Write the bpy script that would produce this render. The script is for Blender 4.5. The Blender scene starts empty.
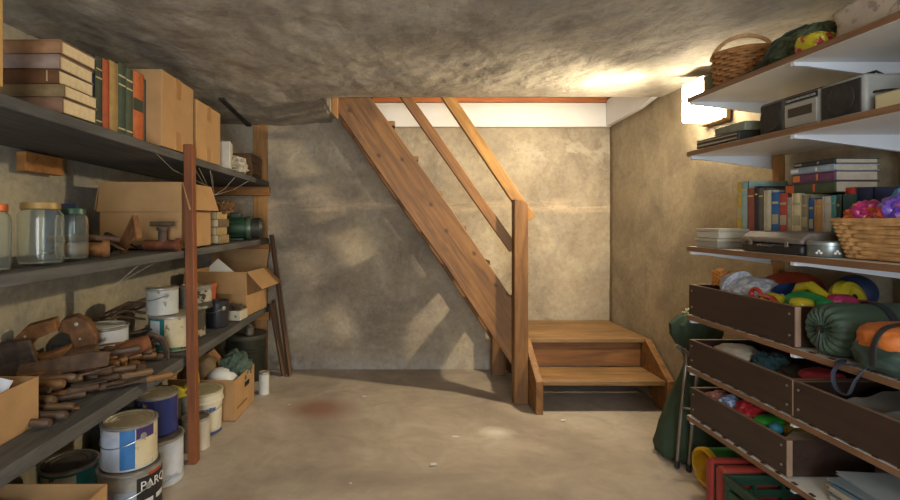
import bpy, bmesh, math, random
from mathutils import Vector, Matrix, Euler, noise
random.seed(7)
PI=math.pi
C=bpy.context.scene.collection
sc=bpy.context.scene
# ---------------------------------------------------------------- measures
F=500.0; VX,VY=389.0,220.0; EYE=1.11          # lens in pixels, vanishing point, eye height
def at(px,py,d): return Vector(((px-VX)*d/F, d, EYE-(py-VY)*d/F))
def ax(px,d): return (px-VX)*d/F
WL,WR,WB,WF=-1.43,1.64,3.72,-1.6              # room
CZ=1.853
# ---------------------------------------------------------------- materials
def newmat(name):
    m=bpy.data.materials.new(name); m.use_nodes=True
    nt=m.node_tree; b=nt.nodes['Principled BSDF']; return m,nt,b
def coords(nt,scale=(1,1,1),rot=(0,0,0),kind='Object'):
    tc=nt.nodes.new('ShaderNodeTexCoord'); mp=nt.nodes.new('ShaderNodeMapping')
    mp.inputs['Scale'].default_value=scale; mp.inputs['Rotation'].default_value=rot
    nt.links.new(tc.outputs[kind],mp.inputs[0]); return mp.outputs[0]
def nz(nt,vec,scale,detail=4,rough=.55,dist=0):
    n=nt.nodes.new('ShaderNodeTexNoise'); n.inputs['Scale'].default_value=scale
    n.inputs['Detail'].default_value=detail; n.inputs['Roughness'].default_value=rough
    n.inputs['Distortion'].default_value=dist
    nt.links.new(vec,n.inputs['Vector']); return n.outputs['Fac']
def ramp(nt,fac,stops):
    r=nt.nodes.new('ShaderNodeValToRGB'); e=r.color_ramp.elements
    while len(e)<len(stops): e.new(.5)
    for k,(p,c) in enumerate(stops):
        e[k].position=p; e[k].color=(c[0],c[1],c[2],1)
    nt.links.new(fac,r.inputs[0]); return r.outputs[0]
def mix(nt,fac,a,b,mode='MIX'):
    m=nt.nodes.new('ShaderNodeMix'); m.data_type='RGBA'; m.blend_type=mode
    for s,v in ((0,fac),(6,a),(7,b)):
        if hasattr(v,'is_output') or isinstance(v,bpy.types.NodeSocket): nt.links.new(v,m.inputs[s])
        elif s==0: m.inputs[0].default_value=v
        else: m.inputs[s].default_value=(v[0],v[1],v[2],1)
    return m.outputs[2]
def bump(nt,b,h,strength=.3,dist=.01,prev=None):
    n=nt.nodes.new('ShaderNodeBump'); n.inputs['Strength'].default_value=strength; n.inputs['Distance'].default_value=dist
    nt.links.new(h,n.inputs['Height'])
    if prev: nt.links.new(prev,n.inputs['Normal'])
    nt.links.new(n.outputs[0],b.inputs['Normal']); return n.outputs[0]
def sc3(c,k): return tuple(min(1,x*k) for x in c)
def H(s):
    s=s.lstrip('#'); v=[int(s[i:i+2],16)/255 for i in (0,2,4)]
    return tuple(x/12.92 if x<=.04045 else ((x+.055)/1.055)**2.4 for x in v)
_cache={}
def plain(hexc,rough=.6,var=.22,scale=14,metal=0,bmp=.12,name=None):
    key=(hexc,rough,var,scale,metal,bmp)
    if key in _cache: return _cache[key]
    m,nt,b=newmat(name or 'painted_'+hexc.strip('#')); c=H(hexc)
    v=coords(nt); f=nz(nt,v,scale,5)
    nt.links.new(ramp(nt,f,[(.3,sc3(c,1-var)),(.7,sc3(c,1+var))]),b.inputs['Base Color'])
    b.inputs['Roughness'].default_value=rough; b.inputs['Metallic'].default_value=metal
    if bmp: bump(nt,b,f,bmp,.004)
    _cache[key]=m; return m
def wood(name,c1,c2,axis='X',roty=0,scale=1,rough=.6,knots=False,bmp=.25):
    m,nt,b=newmat(name)
    s=[14*scale]*3; s['XYZ'.index(axis)]=1.2*scale
    tc=nt.nodes.new('ShaderNodeTexCoord'); r=nt.nodes.new('ShaderNodeMapping'); r.inputs['Rotation'].default_value=(0,roty,0)
    nt.links.new(tc.outputs['Object'],r.inputs[0])
    mp=nt.nodes.new('ShaderNodeMapping'); mp.inputs['Scale'].default_value=s; nt.links.new(r.outputs[0],mp.inputs[0])
    f=nz(nt,mp.outputs[0],2.2,7,.62,.9)
    g=nz(nt,r.outputs[0],3.5,4)
    col=ramp(nt,f,[(.3,H(c1)),(.62,H(c2))])
    col=mix(nt,ramp(nt,g,[(.35,(0,0,0)),(.75,(.55,.55,.55))]),col,sc3(H(c1),.75))
    if knots:
        vo=nt.nodes.new('ShaderNodeTexVoronoi'); vo.voronoi_dimensions='2D'; vo.inputs['Scale'].default_value=5.3
        mp2=nt.nodes.new('ShaderNodeMapping'); s2=[1,1,1]; s2['XYZ'.index(axis)]=.75; mp2.inputs['Scale'].default_value=s2
        nt.links.new(r.outputs[0],mp2.inputs[0]); sx=nt.nodes.new('ShaderNodeSeparateXYZ'); cx=nt.nodes.new('ShaderNodeCombineXYZ'); nt.links.new(mp2.outputs[0],sx.inputs[0]); nt.links.new(sx.outputs[0],cx.inputs[0]); nt.links.new(sx.outputs[2],cx.inputs[1]); nt.links.new(cx.outputs[0],vo.inputs['Vector'])
        kf=ramp(nt,vo.outputs['Distance'],[(.02,(.8,.8,.8)),(.085,(0,0,0))])
        col=mix(nt,kf,col,sc3(H(c1),.28))
    nt.links.new(col,b.inputs['Base Color']); b.inputs['Roughness'].default_value=rough
    bump(nt,b,f,bmp,.004); return m
def glass(name,tint=(.95,1,.96)):
    m,nt,b=newmat(name); b.inputs['Base Color'].default_value=(*tint,1)
    b.inputs['Roughness'].default_value=.06; b.inputs['Transmission Weight'].default_value=.97; b.inputs['IOR'].default_value=1.25
    return m
def rusty(name,c1,c2,rough=.8,metal=.3):
    m,nt,b=newmat(name); v=coords(nt); f=nz(nt,v,22,8,.7); g=nz(nt,v,7,4)
    c=ramp(nt,f,[(.3,H(c1)),(.68,H(c2))]); c=mix(nt,ramp(nt,g,[(.45,(0,0,0)),(.7,(.6,.6,.6))]),c,sc3(H(c1),.5))
    nt.links.new(c,b.inputs['Base Color']); b.inputs['Roughness'].default_value=rough; b.inputs['Metallic'].default_value=metal
    bump(nt,b,f,.5,.004); return m
def splat(name,base,spot,scale=22,th=.56,rough=.5,metal=0,spot2=None):
    m,nt,b=newmat(name); v=coords(nt); f=nz(nt,v,scale,5,.6,.5); g=nz(nt,v,9,4)
    c=ramp(nt,g,[(.3,sc3(H(base),.75)),(.7,sc3(H(base),1.1))])
    c=mix(nt,ramp(nt,f,[(th,(0,0,0)),(th+.04,(1,1,1))]),c,H(spot))
    if spot2:
        h=nz(nt,coords(nt,(1,1,.5),(0,0,1)),scale*.7,4,.6,1)
        c=mix(nt,ramp(nt,h,[(.6,(0,0,0)),(.63,(1,1,1))]),c,H(spot2))
    nt.links.new(c,b.inputs['Base Color']); b.inputs['Roughness'].default_value=rough; b.inputs['Metallic'].default_value=metal
    bump(nt,b,f,.2,.003); return m
def plaster_mat(name,kind):
    m,nt,b=newmat(name); v=coords(nt)
    big=nz(nt,v,1.9,7,.66,.5); mid=nz(nt,v,5,8,.7,.6); fine=nz(nt,v,38,7,.75)
    if kind=='back':
        c=ramp(nt,big,[(.33,H('#776c5d')),(.5,H('#a09380')),(.66,H('#bbad92'))])
        # pale dust and a pinkish repair line about 1.2 m up, as the plaster itself has
        c=mix(nt,ramp(nt,mid,[(.42,(0,0,0)),(.72,(.8,.8,.8))]),c,H('#968468'))
        st=nz(nt,coords(nt,(1.1,1,9)),1.6,6,.65,.4)
        sx=nt.nodes.new('ShaderNodeSeparateXYZ'); nt.links.new(coords(nt),sx.inputs[0])
        def band(z0,w):
            a=nt.nodes.new('ShaderNodeMath'); a.operation='SUBTRACT'; nt.links.new(sx.outputs[2],a.inputs[0]); a.inputs[1].default_value=z0
            a2=nt.nodes.new('ShaderNodeMath'); a2.operation='ABSOLUTE'; nt.links.new(a.outputs[0],a2.inputs[0])
            a3=nt.nodes.new('ShaderNodeMapRange'); nt.links.new(a2.outputs[0],a3.inputs[0]); a3.inputs[1].default_value=0; a3.inputs[2].default_value=w
            a3.inputs[3].default_value=1; a3.inputs[4].default_value=0; return a3.outputs[0]
        mm=nt.nodes.new('ShaderNodeMath'); mm.operation='MULTIPLY'; nt.links.new(band(1.215,.07),mm.inputs[0]); nt.links.new(ramp(nt,st,[(.42,(0,0,0)),(.62,(1,1,1))]),mm.inputs[1])
        c=mix(nt,mm.outputs[0],c,H('#c9b193'))
        mm2=nt.nodes.new('ShaderNodeMath'); mm2.operation='MULTIPLY'; nt.links.new(band(1.62,.22),mm2.inputs[0]); nt.links.new(ramp(nt,mid,[(.5,(0,0,0)),(.56,(.8,.8,.8))]),mm2.inputs[1])
        c=mix(nt,mm2.outputs[0],c,H('#b9ae9a'))
        mm3=nt.nodes.new('ShaderNodeMath'); mm3.operation='MULTIPLY'; nt.links.new(band(0,.14),mm3.inputs[0]); nt.links.new(ramp(nt,mid,[(.4,(0,0,0)),(.6,(.9,.9,.9))]),mm3.inputs[1])
        c=mix(nt,mm3.outputs[0],c,H('#b6aea6'))
    elif kind=='left':
        c=ramp(nt,big,[(.3,H('#8a8170')),(.7,H('#b5a888'))])
        c=mix(nt,ramp(nt,mid,[(.45,(0,0,0)),(.65,(.7,.7,.7))]),c,H('#7c7a74'))
    elif kind=='right':
        c=ramp(nt,big,[(.3,H('#8a7c66')),(.7,H('#ab9c80'))])
        c=mix(nt,ramp(nt,mid,[(.45,(0,0,0)),(.75,(.8,.8,.8))]),c,H('#74685a'))
    else:
        c=ramp(nt,big,[(.35,H('#8f887c')),(.65,H('#c6bdac'))])
        st=nz(nt,coords(nt,(2.2,1.6,1),(0,0,.5)),1.8,9,.68,.8)
        c=mix(nt,ramp(nt,st,[(.45,(0,0,0)),(.75,(.7,.7,.7))]),c,H('#7d756a'))
    c=mix(nt,ramp(nt,fine,[(.38,(.3,.3,.3)),(.5,(0,0,0))]),c,H('#6f675c')); c=mix(nt,ramp(nt,fine,[(.55,(0,0,0)),(.68,(.22,.22,.22))]),c,H('#cabfa8'))
    nt.links.new(c,b.inputs['Base Color']); b.inputs['Roughness'].default_value=.9
    p=bump(nt,b,fine,.35 if kind!='ceil' else .6,.004 if kind!='ceil' else .008); p=bump(nt,b,mid,.45 if kind!='ceil' else .4,.015 if kind!='ceil' else .03,p)
    if kind=='ceil':
        st2=nz(nt,coords(nt,(4,2.2,1),(0,0,.6)),2.2,5,.55,.7); bump(nt,b,st2,.25,.03,p)
    return m
def floor_mat():
    m,nt,b=newmat('worn_concrete'); v=coords(nt)
    big=nz(nt,v,1.1,6,.6,.6); mid=nz(nt,v,4.5,8,.7,.8); fine=nz(nt,v,60,5,.7)
    c=ramp(nt,big,[(.33,H('#887c72')),(.5,H('#ad9f8e')),(.67,H('#c2b6a6'))])
    c=mix(nt,ramp(nt,mid,[(.4,(0,0,0)),(.75,(.6,.6,.6))]),c,H('#8a7d70'))
    # reddish brick-dust patch and pale scuffs
    tc=nt.nodes.new('ShaderNodeTexCoord')
    def patch(cx,cy,r,soft,wob=.25):
        mp=nt.nodes.new('ShaderNodeMapping'); mp.inputs['Location'].default_value=(-cx,-cy,0)
        nt.links.new(tc.outputs['Object'],mp.inputs[0])
        s=nt.nodes.new('ShaderNodeVectorMath'); s.operation='MULTIPLY'; s.inputs[1].default_value=(1,1.3,0); nt.links.new(mp.outputs[0],s.inputs[0])
        ln=nt.nodes.new('ShaderNodeVectorMath'); ln.operation='LENGTH'; nt.links.new(s.outputs[0],ln.inputs[0])
        a=nt.nodes.new('ShaderNodeMath'); a.operation='MULTIPLY_ADD'; nt.links.new(mid,a.inputs[0]); a.inputs[1].default_value=wob*4*r; nt.links.new(ln.outputs[1],a.inputs[2])
        return ramp(nt,a.outputs[0],[(r*(1+2*wob)-soft,(1,1,1)),(r*(1+2*wob)+soft,(0,0,0))])
    c=mix(nt,patch(-.40,2.95,.17,.10,.4),c,H('#8d6a5a'))
    c=mix(nt,patch(.55,2.62,.07,.05,.5),c,H('#d3cabd'))
    sp=nz(nt,coords(nt,(1,1,1),(0,0,.7)),9,2,.5)
    c=mix(nt,ramp(nt,sp,[(.755,(0,0,0)),(.765,(1,1,1))]),c,H('#d8d2c8'))
    nt.links.new(c,b.inputs['Base Color'])
    nt.links.new(ramp(nt,mid,[(.3,(.42,)*3),(.7,(.7,)*3)]),b.inputs['Roughness'])
    p=bump(nt,b,fine,.15,.002); bump(nt,b,mid,.25,.006,p); return m
def emis(name,col,st):
    m,nt,b=newmat(name); b.inputs['Base Color'].default_value=(*col,1)
    b.inputs['Emission Color'].default_value=(*col,1); b.inputs['Emission Strength'].default_value=st; return m
CARD=plain('#ad8658',.85,.12,9,0,.1,'cardboard')
CARDD=plain('#8f6c42',.85,.14,9,0,.1,'cardboard_inside')
TAPE=plain('#a5794a',.35,.08,20,0,0,'parcel_tape')
TIN=plain('#a7a297',.42,.3,18,.55,.1,'tinplate')
TIND=plain('#6f675c',.5,.4,20,.5,.2,'dirty_tinplate')
PAGE=plain('#dcc598',.9,.1,60,0,.2,'book_pages')
PAGEG=plain('#a89e8c',.9,.1,60,0,.2,'grey_book_pages')
RUST=rusty('rusty_iron','#4c3a2d','#83634a')
RUSTL=rusty('orange_rust','#6b4528','#a5713f')
RUSTD=rusty('dark_rust','#3a302a','#6d5a4a')
HW=wood('tool_handle_wood','#4c392a','#7d6244','X',0,3)
STAIR=wood('stringer_wood','#603f20','#9b6c37','X',math.radians(-56),1,.55,True)
STAIR2=wood('rail_wood','#7d5525','#b88846','X',math.radians(-56),1.3,.5)
POSTW=wood('newel_wood','#5c3b1d','#8e622f','Z',0,1,.55)
TREADW=wood('tread_wood','#664a2b','#99754a','X',0,1,.6)
TREADD=wood('riser_wood','#5f3d1f','#8a5b30','X',0,1,.65)
SHELFW=wood('dark_shelf_board','#3d3c3b','#605d57','Y',0,1,.8)
POSTR=wood('red_post_wood','#6c3b20','#96562b','Z',0,1,.6)
POSTB=wood('back_post_wood','#8a6033','#b3834a','Z',0,1,.7)
LEDG=wood('ledger_wood','#845427','#b37a3c','X',0,1,.7)
STICK=wood('old_stick_wood','#4a3526','#74543a','Z',0,1.4,.8)
WHITE=plain('#d9d6d2',.5,.05,6,0,.03,'white_board')
LAM=plain('#ded9cf',.35,.05,6,0,0,'white_laminate')
EDGE=wood('shelf_edge_band','#6b4c35','#8a6548','Y',0,1,.5)
DBOX=wood('dark_box_panel','#2a1d18','#3d2b24','Y',0,1,.42,bmp=.1)
DEDGE=plain('#8f7460',.6,.15,20,0,.1,'pale_panel_edge')
BRK=plain('#d3d8df',.4,.04,5,.1,0,'white_bracket_metal')
BLK=plain('#1e1d1e',.5,.3,20,0,.1,'black_plastic')
STEEL=plain('#b0aea8',.35,.15,30,.85,.05,'steel')
# ---------------------------------------------------------------- mesh builder
def cr(P,n=6):
    P=[Vector(p) for p in P]; o=[]
    for i in range(len(P)-1):
        a,b,c,d=P[max(i-1,0)],P[i],P[i+1],P[min(i+2,len(P)-1)]
        for k in range(n):
            t=k/n; o.append(.5*((2*b)+(c-a)*t+(2*a-5*b+4*c-d)*t*t+(3*b-a-3*c+d)*t**3))
    return o+[P[-1]]
class MB:
    def __init__(s): s.bm=bmesh.new()
    def _mi(s,fs,mi):
        for f in fs: f.material_index=mi
    def box(s,c,sz,rot=(0,0,0),mi=0,top=None,front=None):
        M=Matrix.Translation(c)@Euler(rot).to_matrix().to_4x4()@Matrix.Diagonal((*sz,1))
        r=bmesh.ops.create_cube(s.bm,size=1,matrix=M)
        fs={f for v in r['verts'] for f in v.link_faces}; s._mi(fs,mi)
        R=Euler(rot).to_matrix()
        for f in fs:
            f.normal_update(); n=R.inverted()@f.normal
            if top is not None and n.z>.9: f.material_index=top
            if front is not None and n.x<-.9: f.material_index=front
        return s
    def b2(s,x0,x1,y0,y1,z0,z1,mi=0,**k): return s.box(((x0+x1)/2,(y0+y1)/2,(z0+z1)/2),(abs(x1-x0),abs(y1-y0),abs(z1-z0)),mi=mi,**k)
    def prism(s,pts,ax_,a0,a1,mi=0):
        def mk(p,a):
            return {'X':(a,p[0],p[1]),'Y':(p[0],a,p[1]),'Z':(p[0],p[1],a)}[ax_]
        v0=[s.bm.verts.new(mk(p,a0)) for p in pts]; v1=[s.bm.verts.new(mk(p,a1)) for p in pts]; n=len(pts)
        fs=[s.bm.faces.new(v0[::-1]),s.bm.faces.new(v1)]
        for i in range(n): fs.append(s.bm.faces.new((v0[i],v0[(i+1)%n],v1[(i+1)%n],v1[i])))
        s._mi(fs,mi); return s
    def lathe(s,prof,seg=32,c=(0,0,0),rot=(0,0,0),mi=0,caps=True,sx=1,sy=1):
        M=Matrix.Translation(c)@Euler(rot).to_matrix().to_4x4(); rings=[]
        for r,z in prof:
            if r<1e-5: rings.append([s.bm.verts.new(M@Vector((0,0,z)))])
            else: rings.append([s.bm.verts.new(M@Vector((r*sx*math.cos(2*PI*k/seg),r*sy*math.sin(2*PI*k/seg),z))) for k in range(seg)])
        fs=[]
        for a,b in zip(rings,rings[1:]):
            for k in range(seg):
                k2=(k+1)%seg
                if len(a)==1 and len(b)==1: continue
                if len(a)==1: fs.append(s.bm.faces.new((a[0],b[k2],b[k])))
                elif len(b)==1: fs.append(s.bm.faces.new((a[k],a[k2],b[0])))
                else: fs.append(s.bm.faces.new((a[k],a[k2],b[k2],b[k])))
        if caps:
            if len(rings[0])>1: fs.append(s.bm.faces.new(rings[0][::-1]))
            if len(rings[-1])>1: fs.append(s.bm.faces.new(rings[-1]))
        s._mi(fs,mi); return s
    def tube(s,pts,r,seg=8,mi=0,closed=False,flat=1.0):
        pts=[Vector(p) for p in pts]; n=len(pts); rings=[]
        rr=r if isinstance(r,(list,tuple)) else [r]*n; up=None
        for i,p in enumerate(pts):
            if closed: t=(pts[(i+1)%n]-pts[i-1])
            else: t=pts[min(i+1,n-1)]-pts[max(i-1,0)]
            t.normalize()
            if up is None: up=Vector((0,0,1)) if abs(t.z)<.9 else Vector((1,0,0))
            a=t.cross(up)
            if a.length<1e-4: a=t.orthogonal()
            a.normalize(); b=a.cross(t).normalized(); up=b
            rings.append([s.bm.verts.new(p+(a*math.cos(2*PI*k/seg)+b*math.sin(2*PI*k/seg)*flat)*rr[i]) for k in range(seg)])
        fs=[]; m=n if closed else n-1
        for i in range(m):
            a,b=rings[i],rings[(i+1)%n]
            for k in range(seg): fs.append(s.bm.faces.new((a[k],a[(k+1)%seg],b[(k+1)%seg],b[k])))
        if not closed: fs+= [s.bm.faces.new(rings[0][::-1]),s.bm.faces.new(rings[-1])]
        s._mi(fs,mi); return s
    def blob(s,c,sz,amp=.1,fr=3,sub=4,seed=0,rot=(0,0,0),mi=0,flatz=None,sq=1.0):
        M=Matrix.Translation(c)@Euler(rot).to_matrix().to_4x4()
        r=bmesh.ops.create_icosphere(s.bm,subdivisions=sub,radius=1)
        for v in r['verts']:
            p=v.co.copy(); 
            if sq!=1: p=Vector([math.copysign(abs(q)**sq,q) for q in p])
            k=1+amp*noise.fractal(p*fr+Vector((seed*7.1,seed*3.3,seed)),.8,2,4)
            q=Vector((p.x*k*sz[0],p.y*k*sz[1],p.z*k*sz[2]))
            if flatz is not None: q.z=max(q.z,flatz)
            v.co=M@q
        s._mi({f for v in r['verts'] for f in v.link_faces},mi); return s
    def sheet(s,fn,nu,nv,th=.002,mi=0):
        g=[[Vector(fn(i/nu,j/nv)) for j in range(nv+1)] for i in range(nu+1)]
        t=[[s.bm.verts.new(p) for p in row] for row in g]; b=[[s.bm.verts.new(p-Vector((0,0,th))) for p in row] for row in g]; fs=[]
        for i in range(nu):
            for j in range(nv):
                fs.append(s.bm.faces.new((t[i][j],t[i+1][j],t[i+1][j+1],t[i][j+1]))); fs.append(s.bm.faces.new((b[i][j],b[i][j+1],b[i+1][j+1],b[i+1][j])))
        for i in range(nu):
            fs.append(s.bm.faces.new((t[i][0],b[i][0],b[i+1][0],t[i+1][0]))); fs.append(s.bm.faces.new((t[i][nv],t[i+1][nv],b[i+1][nv],b[i][nv])))
        for j in range(nv):
            fs.append(s.bm.faces.new((t[0][j],t[0][j+1],b[0][j+1],b[0][j]))); fs.append(s.bm.faces.new((t[nu][j],b[nu][j],b[nu][j+1],t[nu][j+1])))
        s._mi(fs,mi); return s
    def build(s,name,mats,parent=None,loc=(0,0,0),rot=(0,0,0),bev=0,smooth=True,jit=0,scl=1):
        bm=s.bm
        if jit:
            for v in bm.verts: v.co+=Vector([noise.noise(v.co*6+Vector((k*9,0,0))) for k in range(3)])*jit
        bmesh.ops.recalc_face_normals(bm,faces=bm.faces)
        if smooth:
            for f in bm.faces: f.smooth=True
            for e in bm.edges:
                if len(e.link_faces)!=2 or e.calc_face_angle(0)>.65: e.smooth=False
        me=bpy.data.meshes.new(name); bm.to_mesh(me); bm.free()
        for m in (mats if isinstance(mats,(list,tuple)) else [mats]): me.materials.append(m)
        o=bpy.data.objects.new(name,me); C.objects.link(o); o.parent=parent; o.location=loc; o.rotation_euler=rot; o.scale=(scl,)*3
        if bev:
            md=o.modifiers.new('bevel','BEVEL'); md.width=bev; md.segments=2; md.limit_method='ANGLE'
        return o
def tag(o,label,cat,group=None,kind=None):
    o['label']=label; o['category']=cat
    if group: o['group']=group
    if kind: o['kind']=kind
    return o
def thing(name,label,cat,loc=(0,0,0),rot=(0,0,0),group=None):
    o=bpy.data.objects.new(name,None); C.objects.link(o); o.location=loc
    o.rotation_euler=rot if isinstance(rot,(tuple,list)) else (0,0,rot); o.empty_display_size=.05
    return tag(o,label,cat,group)
def struct(o): o['kind']='structure'; return o
def text_mesh(mb,body,size,place,mi=0,depth=.0008):
    cu=bpy.data.curves.new('t','FONT'); cu.body=body; cu.size=size; cu.extrude=depth/2; cu.align_x='CENTER'; cu.align_y='CENTER'; cu.resolution_u=3
    o=bpy.data.objects.new('t',cu); C.objects.link(o); dg=bpy.context.evaluated_depsgraph_get(); dg.update()
    me=bpy.data.meshes.new_from_object(o.evaluated_get(dg)); bpy.data.objects.remove(o); bpy.data.curves.remove(cu)
    n0=len(mb.bm.verts); nf=len(mb.bm.faces); mb.bm.from_mesh(me); bpy.data.meshes.remove(me); mb.bm.verts.ensure_lookup_table(); mb.bm.faces.ensure_lookup_table()
    for v in mb.bm.verts[n0:]: v.co=Vector(place(v.co.x,v.co.y,v.co.z))
    for f in mb.bm.faces[nf:]: f.material_index=mi
    return mb
# ================================================================ SETTING
PB=plaster_mat('plaster_back','back'); PLm=plaster_mat('plaster_left','left'); PR=plaster_mat('plaster_right','right'); PC=plaster_mat('plaster_ceiling','ceil')
TOP=2.75
def rough_plane(name,mat,fn,nu,nv,amp,fr=2.5,nrm=Vector((0,0,1)),th=.1):
    bm=bmesh.new(); g=[]
    for i in range(nu+1):
        row=[]
        for j in range(nv+1):
            p=Vector(fn(i/nu,j/nv)); k=noise.fractal(p*fr,.9,2,4)*amp
            row.append(bm.verts.new(p+nrm*k))
        g.append(row)
    for i in range(nu):
        for j in range(nv): bm.faces.new((g[i][j],g[i+1][j],g[i+1][j+1],g[i][j+1]))
    ed=[e for e in bm.edges if e.is_boundary]; r=bmesh.ops.extrude_edge_only(bm,edges=ed)
    for v in [x for x in r['geom'] if isinstance(x,bmesh.types.BMVert)]: v.co-=nrm*th
    for f in bm.faces: f.smooth=True
    me=bpy.data.meshes.new(name); bm.to_mesh(me); bm.free(); me.materials.append(mat)
    o=bpy.data.objects.new(name,me); C.objects.link(o); return struct(o)
rough_plane('wall_back',PB,lambda u,v:(WL-.1+u*(WR-WL+.2),WB+.004,-.05+v*(TOP+.05)),90,70,.006,2,Vector((0,-1,0)))
rough_plane('wall_left',PLm,lambda u,v:(WL-.004,WF-.1+u*(WB-WF+.1),-.05+v*(CZ+.1)),90,40,.008,2,Vector((1,0,0)))
rough_plane('wall_right',PR,lambda u,v:(WR+.004,WF-.1+u*(WB-WF+.1),-.05+v*(TOP+.05)),100,60,.006,2,Vector((-1,0,0)))
rough_plane('floor',floor_mat(),lambda u,v:(WL-.1+u*(WR-WL+.2),WF-.1+v*(WB-WF+.2),-.002),50,60,.002,2,Vector((0,0,1)))
# ceiling: rough plaster slab with the stair opening cut out
OX,OY=-.42,3.02
def cz(x,y):
    z=CZ-.034*max(0,min(1,(-.2-x)/.5))*max(0,min(1,(y-2.6)/1.0))
    edge=min(1,max(0,(OY-y)/.3)) if x>OX-.1 else 1
    z+=.0035*edge*noise.fractal(Vector((x*9+y*4,y*7,3)),.75,2.1,5)+.012*edge*noise.fractal(Vector((x*3,y*1.6,0)),.8,2,5)+.02*edge*max(0,1-(x/1.5)**2)*max(0,min(1,(2.9-y)/1.5))
    return z
def ceiling():
    bm=bmesh.new()
    def patch(x0,x1,y0,y1,nu,nv):
        g=[[bm.verts.new((x0+(x1-x0)*i/nu,y0+(y1-y0)*j/nv,cz(x0+(x1-x0)*i/nu,y0+(y1-y0)*j/nv))) for j in range(nv+1)] for i in range(nu+1)]
        for i in range(nu):
            for j in range(nv): bm.faces.new((g[i][j],g[i][j+1],g[i+1][j+1],g[i+1][j]))
    patch(WL-.1,OX,WF-.1,OY,70,260); patch(OX,WR+.1,WF-.1,OY,140,260); patch(WL-.1,OX,OY,WB+.1,70,50)
    bmesh.ops.remove_doubles(bm,verts=bm.verts,dist=.0005)
    ed=[e for e in bm.edges if e.is_boundary]; r=bmesh.ops.extrude_edge_only(bm,edges=ed)
    for v in [x for x in r['geom'] if isinstance(x,bmesh.types.BMVert)]: v.co.z=CZ+.2
    for f in bm.faces: f.smooth=abs(f.normal.z)>.3 or True
    for e in bm.edges:
        if len(e.link_faces)==2 and e.calc_face_angle(0)>.8: e.smooth=False
    me=bpy.data.meshes.new('ceiling'); bm.to_mesh(me); bm.free(); me.materials.append(PC)
    o=bpy.data.objects.new('ceiling',me); C.objects.link(o); struct(o)
ceiling()
# shaft above the opening
WH=plain('#cfc8bb',.8,.05,4,0,.05,'upper_plaster')
struct(MB().b2(OX-.1,WR+.1,OY-.1,OY-.002,CZ+.15,TOP).build('wall_stairwell_front',WH))
struct(MB().b2(OX-.1,OX-.002,OY,WB,CZ+.15,TOP).build('wall_stairwell_left',WH))
struct(MB().b2(OX-.1,WR+.1,OY-.1,WB+.1,TOP,TOP+.05).build('ceiling_stairwell',WH))
struct(MB().b2(-.2,WR-.006,WB-.045,WB-.012,1.795,1.972).build('trim_1',WHITE,bev=.003))
struct(MB().prism([(OY+.01,1.853),(3.2,1.822),(WB-.05,1.797),(WB-.05,1.99),(OY+.01,1.99)],'X',WR-.045,WR-.012).build('trim_2',WHITE,bev=.003))
FAS=wood('fascia_wood','#8c4a22','#bd6d34','X',0,1,.5)
fo=MB().b2(-.2,WR-.05,WB-.07,WB-.015,1.973,2.005)
for x in (.18,.33,.62,1.2): fo.b2(x,x+.018,WB-.06,WB-.02,2.005,2.05)
struct(fo.build('trim_3',FAS,bev=.002))
struct(MB().b2(OX-.002,OX+.02,OY+.005,WB-.05,1.855,2.03).build('trim_4',PC))
# thin dark strip along the left rear ceiling
struct(MB().box((-1.02,3.35,1.823),(.035,.72,.014),(-.035,0,.05)).build('trim_5',plain('#2d2823',.9,.2,10,0,.1,'dark_strip')))
# rear wall with an unseen doorway, added to let in cool daylight fill
WFm=plaster_mat('plaster_front','left')
fw=MB().b2(WL-.1,-.35,WF-.1,WF,0,CZ+.1).b2(.65,WR+.1,WF-.1,WF,0,CZ+.1).b2(-.35,.65,WF-.1,WF,1.75,CZ+.1)
struct(fw.build('wall_front',WFm))
dr=struct(bpy.data.objects.new('added_door',None)); C.objects.link(dr); dr.location=(0,WF,0)
MB().b2(-.36,-.3,-.11,.012,0,1.76).b2(.6,.66,-.11,.012,0,1.76).b2(-.36,.66,-.11,.012,1.7,1.76).build('door_frame',plain('#c9c4b8',.5,.05,5,0,0,'door_paint'),dr,bev=.004)
# ================================================================ WALL LAMP
lp=thing('wall_lamp','glowing white box lamp on the right wall just under the ceiling','lamp',(WR,2.49,1.60))
MB().b2(-.022,-.002,-.095,.095,-.01,.215).build('back_plate',plain('#8a6a45',.5,.1,8),lp,bev=.004)
LAMPM=emis('lit_lamp_glass',(1,.86,.62),23)
MB().b2(-.135,-.022,-.085,.085,.005,.20).build('lamp_shade',LAMPM,lp,bev=.012)
MB().b2(-.135,-.02,-.085,.085,.2005,.206).build('light_block_cap',WHITE,lp,bev=.003)  # cap added over the shade to keep its glow off the ceiling
MB().b2(-.04,-.02,-.09,.09,-.008,.004).build('bottom_rail',plain('#7a5836',.5,.1,8),lp,bev=.003)
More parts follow.
